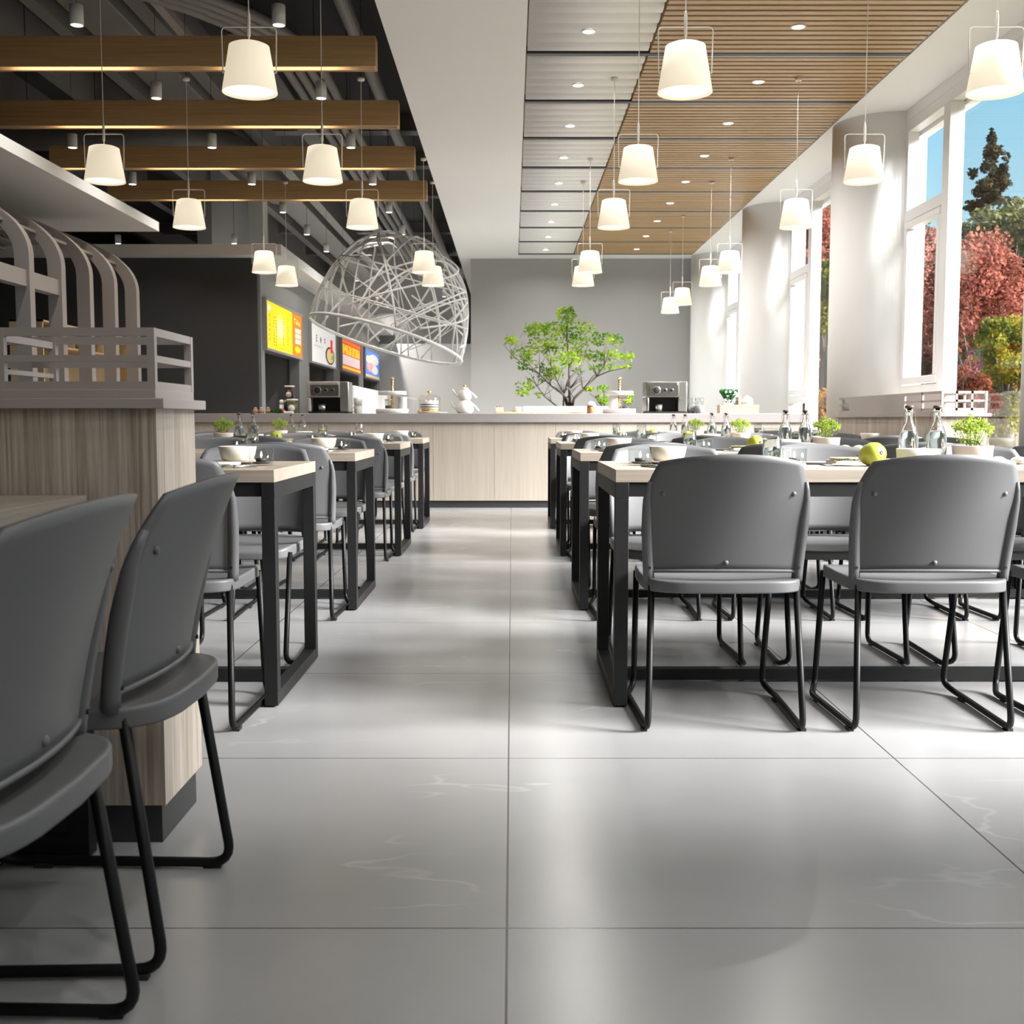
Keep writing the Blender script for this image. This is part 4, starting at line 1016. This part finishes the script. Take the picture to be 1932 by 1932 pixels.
# stacked teapots
t = thing('double_teapot', 'white stacked double teapot with gold knob beside the cake dome', 'teapot', (kx(877), 12.1, ZK))
for nm_, z0, R_, H_ in (('lower_pot', 0, 0.094, 0.14), ('upper_pot', 0.142, 0.072, 0.115)):
    MB().lathe([(0, z0), (R_ * 0.75, z0), (R_ * 0.98, z0 + H_ * 0.22), (R_, z0 + H_ * 0.45), (R_ * 0.86, z0 + H_ * 0.78), (R_ * 0.62, z0 + H_ * 0.97), (R_ * 0.6, z0 + H_), (0, z0 + H_)], 36).build(nm_, M['ceramic'], t)
    MB().tube([(-R_ * 0.85, 0, z0 + H_ * 0.35), (-R_ - 0.03, 0, z0 + H_ * 0.55), (-R_ - 0.055, 0, z0 + H_ * 0.98)], [0.016, 0.011, 0.008], 10).build('spout', M['ceramic'], t)
    MB().tube([(R_ * 0.72, 0, z0 + H_ * 0.82), (R_ + 0.015, 0, z0 + H_ * 0.55), (R_ + 0.052, 0, z0 + H_ * 0.2)], [0.008, 0.011, 0.012], 10).build('handle', M['ceramic'], t)
MB().lathe([(0, 0.257), (0.044, 0.257), (0.035, 0.272), (0, 0.278)], 28).build('lid', M['ceramic'], t)
MB().lathe([(0, 0.277), (0.010, 0.277), (0.017, 0.290), (0.012, 0.303), (0, 0.306)], 16).build('lid_knob', M['gold'], t)
# boards, cake slice, cup, jar
tag(MB().box(-0.20, 0.20, -0.12, 0.12, 0, 0.016).build('serving_board', M['board_wood'], loc=(kx(972), 12.05, ZK), bevel=0.004), 'pale wooden serving board under the small cake slice', 'board')
tag(MB().box(-0.29, 0.29, -0.13, 0.13, 0, 0.02).build('serving_board', M['board_wood'], loc=(kx(1065), 12.1, ZK), bevel=0.004), 'long wooden serving board in front of the white planter', 'board')
t = thing('cake_slice', 'small cream cake slice with pink dots on wooden board', 'cake', (kx(942), 12.03, ZK + 0.0165))
MB().box(-0.042, 0.042, -0.035, 0.035, 0, 0.05).build('sponge', M['napkin'], t, bevel=0.004)
for x in (-0.022, 0.004, 0.027): MB().sphere((x, -0.015, 0.054), 0.009, n=8, m=6).build('pink_dot', red, t)
t = thing('white_cup', 'low white cup with handle on the wooden serving board', 'cup', (kx(976), 12.03, ZK + 0.0165))
MB().lathe([(0, 0), (0.04, 0), (0.048, 0.055), (0.045, 0.055), (0.038, 0.005), (0, 0.005)], 24).build('cup', M['ceramic'], t)
MB().tube([(-0.043 - 0.022 * sin(pi * i / 8), 0, 0.046 - 0.034 * i / 8) for i in range(9)], 0.0045, 6).build('handle', M['ceramic'], t)
t = thing('cookie_jar', 'brown filled jar with cloth cap beside the white planter', 'jar', (kx(1112), 11.89, ZK))
MB().lathe([(0, 0), (0.038, 0), (0.041, 0.004), (0.041, 0.072), (0.03, 0.085), (0, 0.085)], 24).build('jar_body', plain('caramel_glass', (0.30, 0.13, 0.05), 0.25), t)
MB().lathe([(0, 0.0855), (0.052, 0.080), (0.05, 0.092), (0.038, 0.118), (0, 0.128)], 14).build('cloth_cap', M['napkin'], t)
MB().sphere((0.035, -0.03, 0.07), 0.022, 0.01, 0.022, 10, 8).build('paper_tag', M['napkin'], t)
# jars at the left
def pot(px, lab):
    t = thing('spice_pot', lab, 'pot', (kx(px), 12.05, ZK))
    MB().lathe([(0, 0), (0.024, 0), (0.030, 0.02), (0.026, 0.04), (0.018, 0.046), (0, 0.046)], 20).build('pot_body', plain('terracotta', (0.34, 0.19, 0.11), 0.6), t)
    MB().lathe([(0, 0.0465), (0.014, 0.0465), (0.017, 0.056), (0.010, 0.066), (0, 0.068)], 16).build('lid', M['kraft'], t)
pot(484, 'small brown spice pot, leftmost of three on the counter'); pot(495, 'small brown spice pot, middle of three on the counter'); pot(508, 'small brown spice pot, rightmost of three on the counter')
t = thing('herb_bunch', 'bunch of green herbs lying beside the brown spice pots', 'herbs', (kx(528), 12.0, ZK + 0.008))
leaf_cloud([(0, 0, 0.02, 0.085, 0.03, 0.02, 1)], 260, 0.016, 4, 1.8).build('leaves', M['herb'], t, recalc=False)
for k in range(5): MB().tube([(-0.08, -0.02 + 0.01 * k, 0.006), (0.08, -0.02 + 0.01 * k, 0.01)], 0.002, 5).build('stalk', M['herb'], t)
tag(MB().sphere((0, 0, 0.019), 0.02, n=14, m=10).build('tomato', red, loc=(kx(541), 11.95, ZK)), 'small red tomato beside the green herbs', 'tomato')
tag(MB().box(-0.05, 0.05, -0.04, 0.04, 0, 0.022).build('folded_cloth', M['ceramic'], loc=(kx(552), 11.9, ZK), bevel=0.009), 'folded white cloth on counter in front of the jars', 'cloth')
def lidjar(px, y, z, r, h, mat, lab):
    t = thing('storage_jar', lab, 'jar', (kx(px, y), y, z))
    MB().lathe([(0, 0.003), (r * 0.92, 0.003), (r * 0.94, h - 0.012), (0, h - 0.012)], 24).build('contents', mat, t)
    MB().lathe([(0, 0), (r, 0), (r, h), (r * 0.96, h), (r * 0.96, 0.002), (0, 0.002)], 28).build('glass_body', M['thin_clear'], t)
    MB().lathe([(0, h), (r * 1.05, h), (r * 1.08, h + 0.006), (r * 1.05, h + 0.018), (0, h + 0.02)], 28).build('lid', M['ceramic'], t)
    MB().lathe([(0, -0.001), (r * 0.62, -0.001), (r * 0.62, 0.001), (0, 0.001)], 24, (0, -r - 0.0015, h * 0.42), 'Y').build('round_label', M['ceramic'], t)
lidjar(552, 12.02, ZK, 0.056, 0.135, plain('olive_fill', (0.16, 0.15, 0.03), 0.5), 'glass jar of olives with white lid and round label')
lidjar(547, 12.22, ZK, 0.054, 0.125, plain('dark_fill', (0.05, 0.02, 0.015), 0.5), 'dark filled jar carrying the red jar, behind the olive jar')
lidjar(547, 12.22, ZK + 0.146, 0.050, 0.135, plain('red_fill', (0.13, 0.012, 0.015), 0.5), 'jar of dark red preserve on top of another jar')
t = thing('salt_shaker', 'tall white shaker left of the olive jar', 'shaker', (kx(533), 12.06, ZK))
MB().lathe([(0, 0), (0.026, 0), (0.027, 0.005), (0.022, 0.10), (0, 0.10)], 20).build('shaker_body', M['ceramic'], t)
MB().lathe([(0, 0.1005), (0.024, 0.1005), (0.026, 0.12), (0.018, 0.143), (0, 0.148)], 20).build('cap', M['ceramic'], t)
t = thing('oil_bottle', 'small dark oil bottle between shaker and olive jar', 'bottle', (kx(540.5), 12.1, ZK))
MB().lathe([(0, 0), (0.022, 0), (0.023, 0.08), (0.012, 0.105), (0.010, 0.125), (0, 0.125)], 20).build('bottle_body', M['hole'], t)
MB().cyl(0.011, 0.1255, 0.145, n=14).build('cap', M['kraft'], t)
# crate with plant and cupcakes
t = thing('wooden_crate', 'small plywood crate with tall middle divider near the right column', 'crate', (kx(1392), 12.1, ZK))
MB().box(-0.205, 0.205, -0.09, -0.08, 0.0, 0.092).build('front_board', M['kraft'], t); MB().box(-0.205, 0.205, 0.08, 0.09, 0, 0.092).build('back_board', M['kraft'], t)
for x in (-0.205, 0.196): MB().box(x, x + 0.009, -0.08, 0.08, 0, 0.092).build('end_board', M['kraft'], t)
MB().box(-0.196, 0.196, -0.08, 0.08, 0, 0.008).build('bottom_board', M['kraft'], t)
MB().box(-0.012, 0.012, -0.08, 0.08, 0.008, 0.175).build('divider', M['kraft'], t, bevel=0.003)
t = thing('potted_plant', 'deep green plant with white blossoms standing in the plywood crate', 'plant', (kx(1374), 12.1, ZK + 0.0085))
MB().lathe([(0, 0), (0.06, 0), (0.075, 0.02), (0.078, 0.085), (0.065, 0.105), (0.06, 0.10), (0, 0.095)], 28).build('pot', M['ceramic'], t)
rr = random.Random(2); st = MB()
for k in range(14):
    a = rr.uniform(0, 2 * pi); st.tube([(0.02 * cos(a), 0.02 * sin(a), 0.095), (0.06 * cos(a), 0.05 * sin(a), 0.17), (0.10 * cos(a), 0.07 * sin(a), 0.24 + rr.uniform(-0.02, 0.02))], 0.003, 5)
st.build('stems', M['pot_leaf'], t)
leaf_cloud([(0, 0, 0.19, 0.075, 0.055, 0.055, 2), (0, 0, 0.225, 0.105, 0.07, 0.03, 2)], 420, 0.02, 6, 1.5).build('foliage', M['pot_leaf'], t, recalc=False)
for k in range(9):
    a = rr.uniform(pi, 2 * pi); MB().sphere((0.09 * cos(a), 0.07 * sin(a), rr.uniform(0.12, 0.22)), 0.014, n=8, m=6).build('blossom', M['ceramic'], t)
for i, z in enumerate((0.0085, 0.105)):
    t = thing('cupcake_jar', ('lower', 'upper')[i] + ' white cream dessert with orange topping in plywood crate', 'dessert', (kx(1409), 12.1, ZK + z))
    h = 0.096 if i == 0 else 0.03
    MB().lathe([(0, 0), (0.058, 0), (0.064, h * 0.7), (0.060, h), (0, h)], 24).build('cup', M['ceramic'], t)
    if i == 1:
        MB().lathe([(0, h), (0.060, h), (0.055, h + 0.02), (0.035, h + 0.035), (0.012, h + 0.055), (0, h + 0.06)], 20).build('cream', M['ceramic'], t)
        for a in (3.6, 4.4, 5.2, 5.8): MB().sphere((0.045 * cos(a), 0.045 * sin(a), h + 0.022), 0.011, n=8, m=6).build('orange_topping', plain('orange_fruit', (0.72, 0.30, 0.05), 0.4), t)

# ================================================================== INDOOR TREE IN PLANTER
PYY = 16.4
pl0, pl1 = atY(987, 766, PYY)[0], atY(1146, 766, PYY)[0]
t = thing('planter_box', 'long low white planter in front of the grey back wall', 'planter', ((pl0 + pl1) / 2, PYY, 0))
hw_ = (pl1 - pl0) / 2; zt = atY(1060, 766.5, PYY - 0.3)[2]
b = MB(); b.box(-hw_, hw_, -0.3, -0.27, 0, zt); b.box(-hw_, hw_, 0.27, 0.3, 0, zt); b.box(-hw_, -hw_ + 0.03, -0.27, 0.27, 0, zt); b.box(hw_ - 0.03, hw_, -0.27, 0.27, 0, zt)
b.build('box_walls', M['white'], t)
MB().box(-hw_ + 0.03, hw_ - 0.03, -0.27, 0.27, zt - 0.1, zt - 0.05).build('soil', M['soil'], t)
def tp(u, v, dy=0): x, y, z = atY(u, v, PYY + dy); return (x, y, z)
t = thing('indoor_tree', 'multi-stemmed leafy green tree in front of the grey back wall', 'tree', (0, 0, 0))
STEMS = [([(1072, 771), (1069, 752), (1060, 742), (1040, 728), (1018, 706), (1000, 690)], 0.020), ([(1076, 771), (1074, 735), (1074, 690), (1070, 640), (1068, 600)], 0.024),
         ([(1078, 771), (1083, 752), (1100, 735), (1126, 710), (1140, 690), (1150, 660)], 0.026), ([(1053, 769), (1040, 758), (1026, 747), (1014, 728), (1000, 715)], 0.013),
         ([(1070, 769), (1064, 745), (1052, 720), (1040, 690), (1035, 650)], 0.016), ([(1062, 769), (1064, 740), (1074, 715), (1095, 690), (1110, 650)], 0.014), ([(1126, 710), (1150, 700), (1180, 694), (1196, 690)], 0.010), ([(1018, 706), (990, 690), (965, 668), (950, 650)], 0.010)]
tm = MB(); rr = random.Random(8)
for pts, r0 in STEMS:
    P = [Vector(tp(u, v, 0.12 * sin(i * 1.7 + r0 * 90))) for i, (u, v) in enumerate(pts)]
    P[0].y = PYY + (0.05 if r0 > 0.015 else -0.04) if pts[0][1] > 760 else P[0].y
    n_ = len(P); tm.tube(P, [r0 * (1 - 0.75 * i / (n_ - 1)) for i in range(n_)], 8)
    for i in range(1, n_ - 1):
        for q in range(3):
            e = P[i] + Vector((rr.uniform(-0.28, 0.28), rr.uniform(-0.25, 0.25), rr.uniform(0.08, 0.35))); tm.tube([P[i], (P[i] + e) / 2 + Vector((0, 0, 0.04)), e], [r0 * 0.35, r0 * 0.25, 0.002], 5)
tm.build('branches', M['bark'], t)
CL = [(1068, 594, 20, 20, 2.2), (1045, 620, 32, 16, 2.5), (1010, 620, 26, 14, 1.8), (1095, 620, 34, 20, 2.4), (1068, 645, 45, 20, 3), (1020, 650, 30, 16, 2), (965, 645, 14, 9, .7), (985, 668, 26, 14, 1.4), (1000, 690, 30, 12, 1.4), (1060, 680, 40, 18, 2.6),
      (1130, 640, 28, 14, 1.6), (1165, 640, 14, 14, .9), (1110, 668, 34, 14, 1.7), (1150, 668, 30, 14, 1.3), (1180, 675, 16, 10, .7), (1140, 692, 32, 8, .9), (1185, 690, 12, 6, .4), (1045, 705, 24, 12, 1.1), (990, 728, 22, 10, .7), (985, 742, 14, 7, .4), (1012, 715, 22, 8, .5), (1040, 700, 18, 14, .8), (1095, 700, 16, 8, .4), (1018, 745, 16, 6, .3)]
bl = []
for u, v, a, b_, w in CL:
    x, y, z = tp(u, v); s = PYY / 2146.7; bl.append((x, y + rr.uniform(-0.3, 0.3), z, a * s, max(a, 14) * s * 0.8, b_ * s, w))
leaf_cloud(bl, 2900, 0.036, 21, 1.5, 0.1, 0.0).build('foliage', M['tree_leaf'], t, recalc=False)
t = thing('indoor_shrub', 'small leafy shrub behind the right cake stand', 'plant', (0, 0, 0))
sm = MB()
for pts in ([(1140, 771), (1142, 750), (1136, 735)], [(1142, 771), (1160, 755), (1185, 748)], [(1139, 771), (1125, 752), (1112, 742)]):
    sm.tube([tp(u, v, -0.02) for u, v in pts], [0.010, 0.006, 0.003], 6)
sm.build('stems', M['bark'], t)
bl = [(*tp(u, v), a * PYY / 2146.7, 0.15, b_ * PYY / 2146.7, 1) for u, v, a, b_ in ((1138, 735, 14, 8), (1112, 734, 9, 4), (1135, 752, 14, 8), (1141, 758, 10, 4), (1188, 744, 8, 8), (1185, 757, 8, 5))]
leaf_cloud(bl, 420, 0.034, 5, 1.5, 0.1, 0.0).build('foliage', M['tree_leaf'], t, recalc=False)

# ================================================================== MENU BOARDS
def board(y0, y1, z0, z1, name, label):
    t = thing(name, label, 'sign', (-2.963, (y0 + y1) / 2, (z0 + z1) / 2)); h = (y1 - y0) / 2; v = (z1 - z0) / 2
    f = MB(); f.box(0.002, 0.05, -h, h, -v, -v + 0.03); f.box(0.002, 0.05, -h, h, v - 0.03, v); f.box(0.002, 0.05, -h, -h + 0.03, -v + 0.03, v - 0.03); f.box(0.002, 0.05, h - 0.03, h, -v + 0.03, v - 0.03)
    f.build('frame', M['strip_lip'], t); return t, h - 0.03, v - 0.03
def lit(name, c, e=0.55): return plain(name, c, 0.5, emit=c, estr=e)
def patch(t, name, mat, y0, y1, z0, z1, x): return MB().box(0.004, x, y0, y1, z0, z1).build(name, mat, t)
def glyph(mb, y, z, s, r, x0=0.04, x1=0.0425):
    """an unreadable little brush mark made of a few strokes"""
    for _ in range(4):
        if r.random() < 0.6: q = z + s * r.uniform(-0.45, 0.45); mb.box(x0, x1, y - s * r.uniform(0.25, 0.48), y + s * r.uniform(0.25, 0.48), q - s * 0.06, q + s * 0.06)
        else: q = y + s * r.uniform(-0.35, 0.35); mb.box(x0, x1, q - s * 0.06, q + s * 0.06, z - s * r.uniform(0.2, 0.48), z + s * r.uniform(0.2, 0.48))
r = random.Random(12)
Yl, Or, Rd_, Wh = lit('lit_yellow', (0.92, 0.70, 0.01)), lit('lit_orange', (0.95, 0.22, 0.01)), lit('lit_red', (0.80, 0.04, 0.02)), lit('lit_white', (0.80, 0.79, 0.77))
Ink = plain('brown_ink', (0.20, 0.10, 0.01), 0.6); Blu = lit('lit_blue', (0.10, 0.25, 0.75)); Pk = lit('lit_pink', (0.85, 0.40, 0.40)); Sd = lit('lit_sand', (0.75, 0.55, 0.25)); Pale = lit('lit_pale_yellow', (0.98, 0.90, 0.45))
def between(px0, px1): return 2.963 * 2146.7 / (966 - px0), 2.963 * 2146.7 / (966 - px1)
y0, y1 = between(500, 568.5); t, h, v = board(y0, y1, 1.735, 2.36, 'menu_board', 'yellow menu board with orange right panel, first of four')
patch(t, 'yellow_panel', Yl, -h, h * 0.40, -v, v, 0.038); patch(t, 'orange_panel', Or, h * 0.40, h, -v, v, 0.038)
MB().sphere((0.0375, -h * 0.27, 0), 0.0012, h * 0.30, v * 0.72, 24, 12).build('pale_glow_patch', lit('lit_soft_yellow', (0.95, 0.74, 0.12)), t)
MB().sphere((0.0375, -h * 0.27, 0), 0.0018, h * 0.19, v * 0.5, 24, 12).build('pale_glow_centre', Pale, t)
g = MB()
for z in [v * (0.62 - 0.14 * i) for i in range(10)]: glyph(g, -h * 0.62, z * 0.95 - 0.05, 0.028, r); glyph(g, -h * 0.52, z * 0.95 - 0.05, 0.028, r); glyph(g, -h * 0.12, z * 0.92 - 0.02, 0.026, r); glyph(g, h * 0.12, z * 0.92, 0.026, r)
for k in range(6): glyph(g, -h * 0.85, v * (0.4 - 0.2 * k), 0.036, r)
for k in range(6): glyph(g, -h * 0.45 + h * 0.12 * k, -v * 0.86, 0.02, r)
g.build('menu_lettering', Ink, t)
g = MB(); [glyph(g, h * (0.55 + 0.14 * k), v * 0.62, 0.09, r) for k in range(3)]; g.build('heading_lettering', Pale, t)
for k in range(3):
    g = MB()
    for q in range(3): g.box(0.04, 0.043, h * 0.58 + q * h * 0.12, h * 0.58 + q * h * 0.12 + h * 0.09, v * (0.22 - 0.26 * k) - 0.03, v * (0.22 - 0.26 * k) + 0.03)
    g.build('white_block', Wh, t)
MB().sphere((0.04, h * 0.72, -v * 0.68), 0.004, h * 0.18, v * 0.16, 10, 8).build('yellow_star', Yl, t); MB().sphere((0.04, -h * 0.85, v * 0.72), 0.004, h * 0.08, v * 0.12, 10, 8).build('white_emblem', Wh, t)
y0, y1 = between(585, 632); t, h, v = board(y0, y1, 1.735, 2.36, 'menu_board', 'white food poster with noodle bowl picture, second of four')
patch(t, 'white_panel', Wh, -h, h, -v, v, 0.038)
g = MB(); [glyph(g, -h * (0.6 - 0.32 * k), v * 0.25, 0.12, r, 0.04, 0.0425) for k in range(3)]
for k in range(6): glyph(g, -h * 0.75 + 0.13 * k, -v * 0.12, 0.035, r)
g.build('poster_lettering', plain('dark_red_ink', (0.10, 0.02, 0.02), 0.6), t)
MB().sphere((0.038, h * 0.5, -v * 0.42), 0.006, h * 0.40, v * 0.50, 20, 12).build('dark_bowl_picture', M['cork'], t)
MB().sphere((0.041, h * 0.5, -v * 0.42), 0.006, h * 0.32, v * 0.41, 20, 12).build('noodle_picture', Sd, t)
MB().box(0.045, 0.0485, h * 0.5, h * 0.68, -v * 0.25, v * 0.5).build('red_sauce_picture', Rd_, t)
MB().sphere((0.044, h * 0.68, -v * 0.5), 0.006, h * 0.14, v * 0.15, 12, 8).build('greens_picture', lit('lit_green', (0.25, 0.45, 0.05)), t)
y0, y1 = between(643, 679); t, h, v = board(y0, y1, 1.755, 2.36, 'menu_board', 'red and yellow menu board, third of four')
patch(t, 'red_panel', Rd_, -h, h, -v, v, 0.036); patch(t, 'yellow_field', Yl, -h * 0.9, h * 0.9, v * 0.02, v * 0.62, 0.038); patch(t, 'white_field', Wh, -h * 0.9, h * 0.9, -v * 0.66, -v * 0.05, 0.038); patch(t, 'orange_stripe', Or, -h, h, v * 0.72, v * 0.9, 0.038); patch(t, 'yellow_stripe', Yl, -h, h, -v * 0.92, -v * 0.76, 0.038)
g = MB(); [glyph(g, -h * 0.7 + h * 0.35 * k, v * 0.32, 0.2, r) for k in range(5)]; g.build('heading_lettering', Or, t)
g = MB(); [glyph(g, -h * 0.7 + h * 0.28 * k, -v * (0.25 + 0.24 * q), 0.1, r) for k in range(6) for q in range(2)]; g.build('menu_lettering', Pk, t)
y0, y1 = between(687, 714.5); t, h, v = board(y0, y1, 1.755, 2.36, 'menu_board', 'blue and white menu board, farthest of four')
patch(t, 'blue_panel', Blu, -h, h, -v, v, 0.036); patch(t, 'sand_stripe', Sd, -h, h, -v, -v * 0.82, 0.038)
for a, b_, c_, d_, mt in ((0.2, 0.4, 0.7, 0.4, Wh), (-0.3, -0.2, 0.5, 0.4, Pk), (0.3, -0.35, 0.5, 0.35, Wh), (-0.5, 0.3, 0.35, 0.3, Pale)): MB().sphere((0.037, h * a, v * b_), 0.005, h * c_, v * d_, 14, 8).build('cloud_picture', mt, t)

# ================================================================== OUTDOORS
gm = plain('autumn_ground', (0.10, 0.085, 0.035), 0.95, vary=0.3, vscale=0.6)
structure(MB().box(3.55, 90, -30, 120, -0.4, -0.15).build('ground', gm))
LM = dict(red=leafmat('red_maple_leaf', (0.1639, 0.0510, 0.0364), (0.4187, 0.1529, 0.1092), 0.4), pink=leafmat('rosy_maple_leaf', (0.2184, 0.0946, 0.0728), (0.4368, 0.2184, 0.1674), 0.4), yellow=leafmat('yellow_green_leaf', (0.0911, 0.1092, 0.0218), (0.3095, 0.2839, 0.0364), 0.4),
          olive=leafmat('olive_leaf', (0.0655, 0.0728, 0.0256), (0.2257, 0.2184, 0.0874), 0.3), conifer=leafmat('dark_conifer_needle', (0.0256, 0.0291, 0.0218), (0.0946, 0.0766, 0.0437), 0.2), orange=leafmat('orange_leaf', (0.2367, 0.1092, 0.0291), (0.4551, 0.2731, 0.0801), 0.4), dark=leafmat('dark_wine_leaf', (0.0728, 0.0218, 0.0146), (0.2184, 0.0655, 0.0364), 0.3))
def tree(name, label, u, vtop, vbot, y, halfpx, kind, n=2600, leaf=0.14, cone=False, seed=1):
    x, _, ztop = atY(u, vtop, y); zb = atY(u, vbot, y)[2]; s = y / 2146.7; R_ = halfpx * s
    t = thing(name, label, 'tree', (x, y, -0.15)); rr = random.Random(seed); zb += 0.15; zt_ = ztop + 0.15
    tk = MB().tube([(0, 0, 0), (0.05, 0, zb * 0.6 + 0.4), (0, 0, zb + (zt_ - zb) * 0.7)], [0.16, 0.12, 0.04], 8)
    bl = []
    if cone:
        for k in range(13):
            f = k / 12; w = R_ * (1 - f) ** 0.6 * rr.uniform(0.75, 1.15) + 0.12
            for q in range(13):
                a = rr.uniform(0, 2 * pi); d = w * rr.uniform(0.1, 1.0); bl.append((d * cos(a), d * sin(a), zb + (zt_ - zb) * f + rr.uniform(-0.2, 0.2) - 0.12 * d, w * 0.27, w * 0.27, 0.17, w))
    else:
        for k in range(22):
            a = rr.uniform(0, 2 * pi); e = rr.uniform(0, 1); rad = R_ * rr.uniform(0.2, 0.85)
            z = zb + (zt_ - zb) * (0.12 + 0.76 * e); q = sqrt(max(0.05, 1 - (2 * e - 1) ** 2)); w = R_ * rr.uniform(0.28, 0.46)
            bl.append((rad * q * cos(a), rad * q * sin(a), z, w, w, min(w, (zt_ - zb) * 0.16), w * w))
            tk.tube([(0, 0, zb * 0.7 + 0.3), (rad * q * cos(a) * 0.5, rad * q * sin(a) * 0.5, (z + zb) / 2), (rad * q * cos(a), rad * q * sin(a), z)], [0.05, 0.03, 0.01], 5)
    tk.build('trunk', M['bark'], t)
    leaf_cloud(bl, int(n * 1.9), leaf * 0.62, seed, 1.3, 0.0, 0.0).build('crown', LM[kind], t, recalc=False)
T_ = [('conifer', 'tall dark pointed conifer against the blue sky outside', 1872, 262, 640, 34, 95, 'conifer', 8000, 0.17, True),
      ('red_maple', 'large salmon red maple in the middle of the big window', 1855, 440, 780, 21, 135, 'red', 6500, 0.12, False),
      ('autumn_tree', 'yellow green bush low in the big window', 1900, 590, 830, 17, 75, 'yellow', 4200, 0.09, False),
      ('red_maple', 'rosy maple seen through the narrow casement of the first window', 1745, 400, 800, 24, 85, 'pink', 5000, 0.13, False),
      ('autumn_tree', 'olive tree below the conifer in the big window', 1920, 380, 620, 29, 120, 'olive', 4200, 0.18, False),
      ('red_maple', 'dark wine bush at the bottom left of the big window', 1820, 690, 840, 16, 60, 'dark', 2800, 0.08, False),
      ('red_maple', 'red maple filling the second window between the columns', 1545, 360, 660, 23, 70, 'red', 3800, 0.13, False),
      ('autumn_tree', 'yellow leafed tree in middle of the second window', 1560, 480, 640, 20, 55, 'yellow', 2600, 0.11, False),
      ('red_maple', 'rosy maple low in the second window', 1530, 580, 800, 21, 75, 'pink', 3800, 0.12, False),
      ('autumn_tree', 'orange bush at the bottom of the second window', 1560, 730, 850, 17, 60, 'orange', 2800, 0.08, False),
      ('autumn_tree', 'olive tree behind the second window maples', 1580, 330, 800, 36, 110, 'olive', 3600, 0.22, False),
      ('autumn_tree', 'rusty tree visible through the third window', 1375, 420, 800, 40, 80, 'red', 2800, 0.25, False),
      ('autumn_tree', 'olive tree at the left edge of the casement window', 1700, 300, 800, 54, 120, 'olive', 3600, 0.24, False),
      ('autumn_tree', 'wide brown green tree behind the red maple', 1800, 470, 820, 47, 160, 'olive', 4200, 0.24, False),
      ('red_maple', 'red maple cut by the right edge of the window', 1975, 480, 800, 23, 110, 'red', 3800, 0.13, False),
      ('autumn_tree', 'wide olive tree filling the gap behind the yellow bush', 1960, 430, 820, 40, 150, 'olive', 3800, 0.24, False)]
for i, a in enumerate(T_): tree(*a, seed=30 + i)

# ================================================================== LIGHT
W = bpy.data.worlds.new('world'); S.world = W; W.use_nodes = True; nt = W.node_tree; bg = nt.nodes['Background']
tc = N(nt, 'ShaderNodeTexCoord'); sp = N(nt, 'ShaderNodeSeparateXYZ'); nt.links.new(tc.outputs['Generated'], sp.inputs[0])
rp = N(nt, 'ShaderNodeValToRGB'); e = rp.color_ramp.elements; e[0].position = 0.0; e[0].color = (0.72, 0.90, 0.96, 1); e[1].position = 0.5; e[1].color = (0.24, 0.56, 0.84, 1)
x = rp.color_ramp.elements.new(0.10); x.color = (0.56, 0.83, 0.93, 1); x = rp.color_ramp.elements.new(0.24); x.color = (0.34, 0.69, 0.89, 1)
nt.links.new(sp.outputs['Z'], rp.inputs['Fac']); nt.links.new(rp.outputs['Color'], bg.inputs['Color']); bg.inputs['Strength'].default_value = WORLD
sl = bpy.data.lights.new('sun', 'SUN'); so = bpy.data.objects.new('sun', sl); COL.objects.link(so)
sl.energy = SUN; sl.angle = radians(SUNA); sl.color = (1.0, 0.995, 0.99)
so.rotation_euler = Vector(SUND).to_track_quat('-Z', 'Y').to_euler(); so.location = (20, -5, 12)
S.view_settings.view_transform = 'Standard'; S.view_settings.look = 'None'; S.view_settings.gamma = 1; S.view_settings.exposure = EXPO; S.view_settings.use_curve_mapping = False
S.cycles.max_bounces = 14; S.cycles.diffuse_bounces = 6; S.cycles.glossy_bounces = 4; S.cycles.transmission_bounces = 14; S.cycles.transparent_max_bounces = 12
S.cycles.caustics_reflective = False; S.cycles.caustics_refractive = False; S.cycles.sample_clamp_indirect = 4.0
S.cycles.use_denoising = True
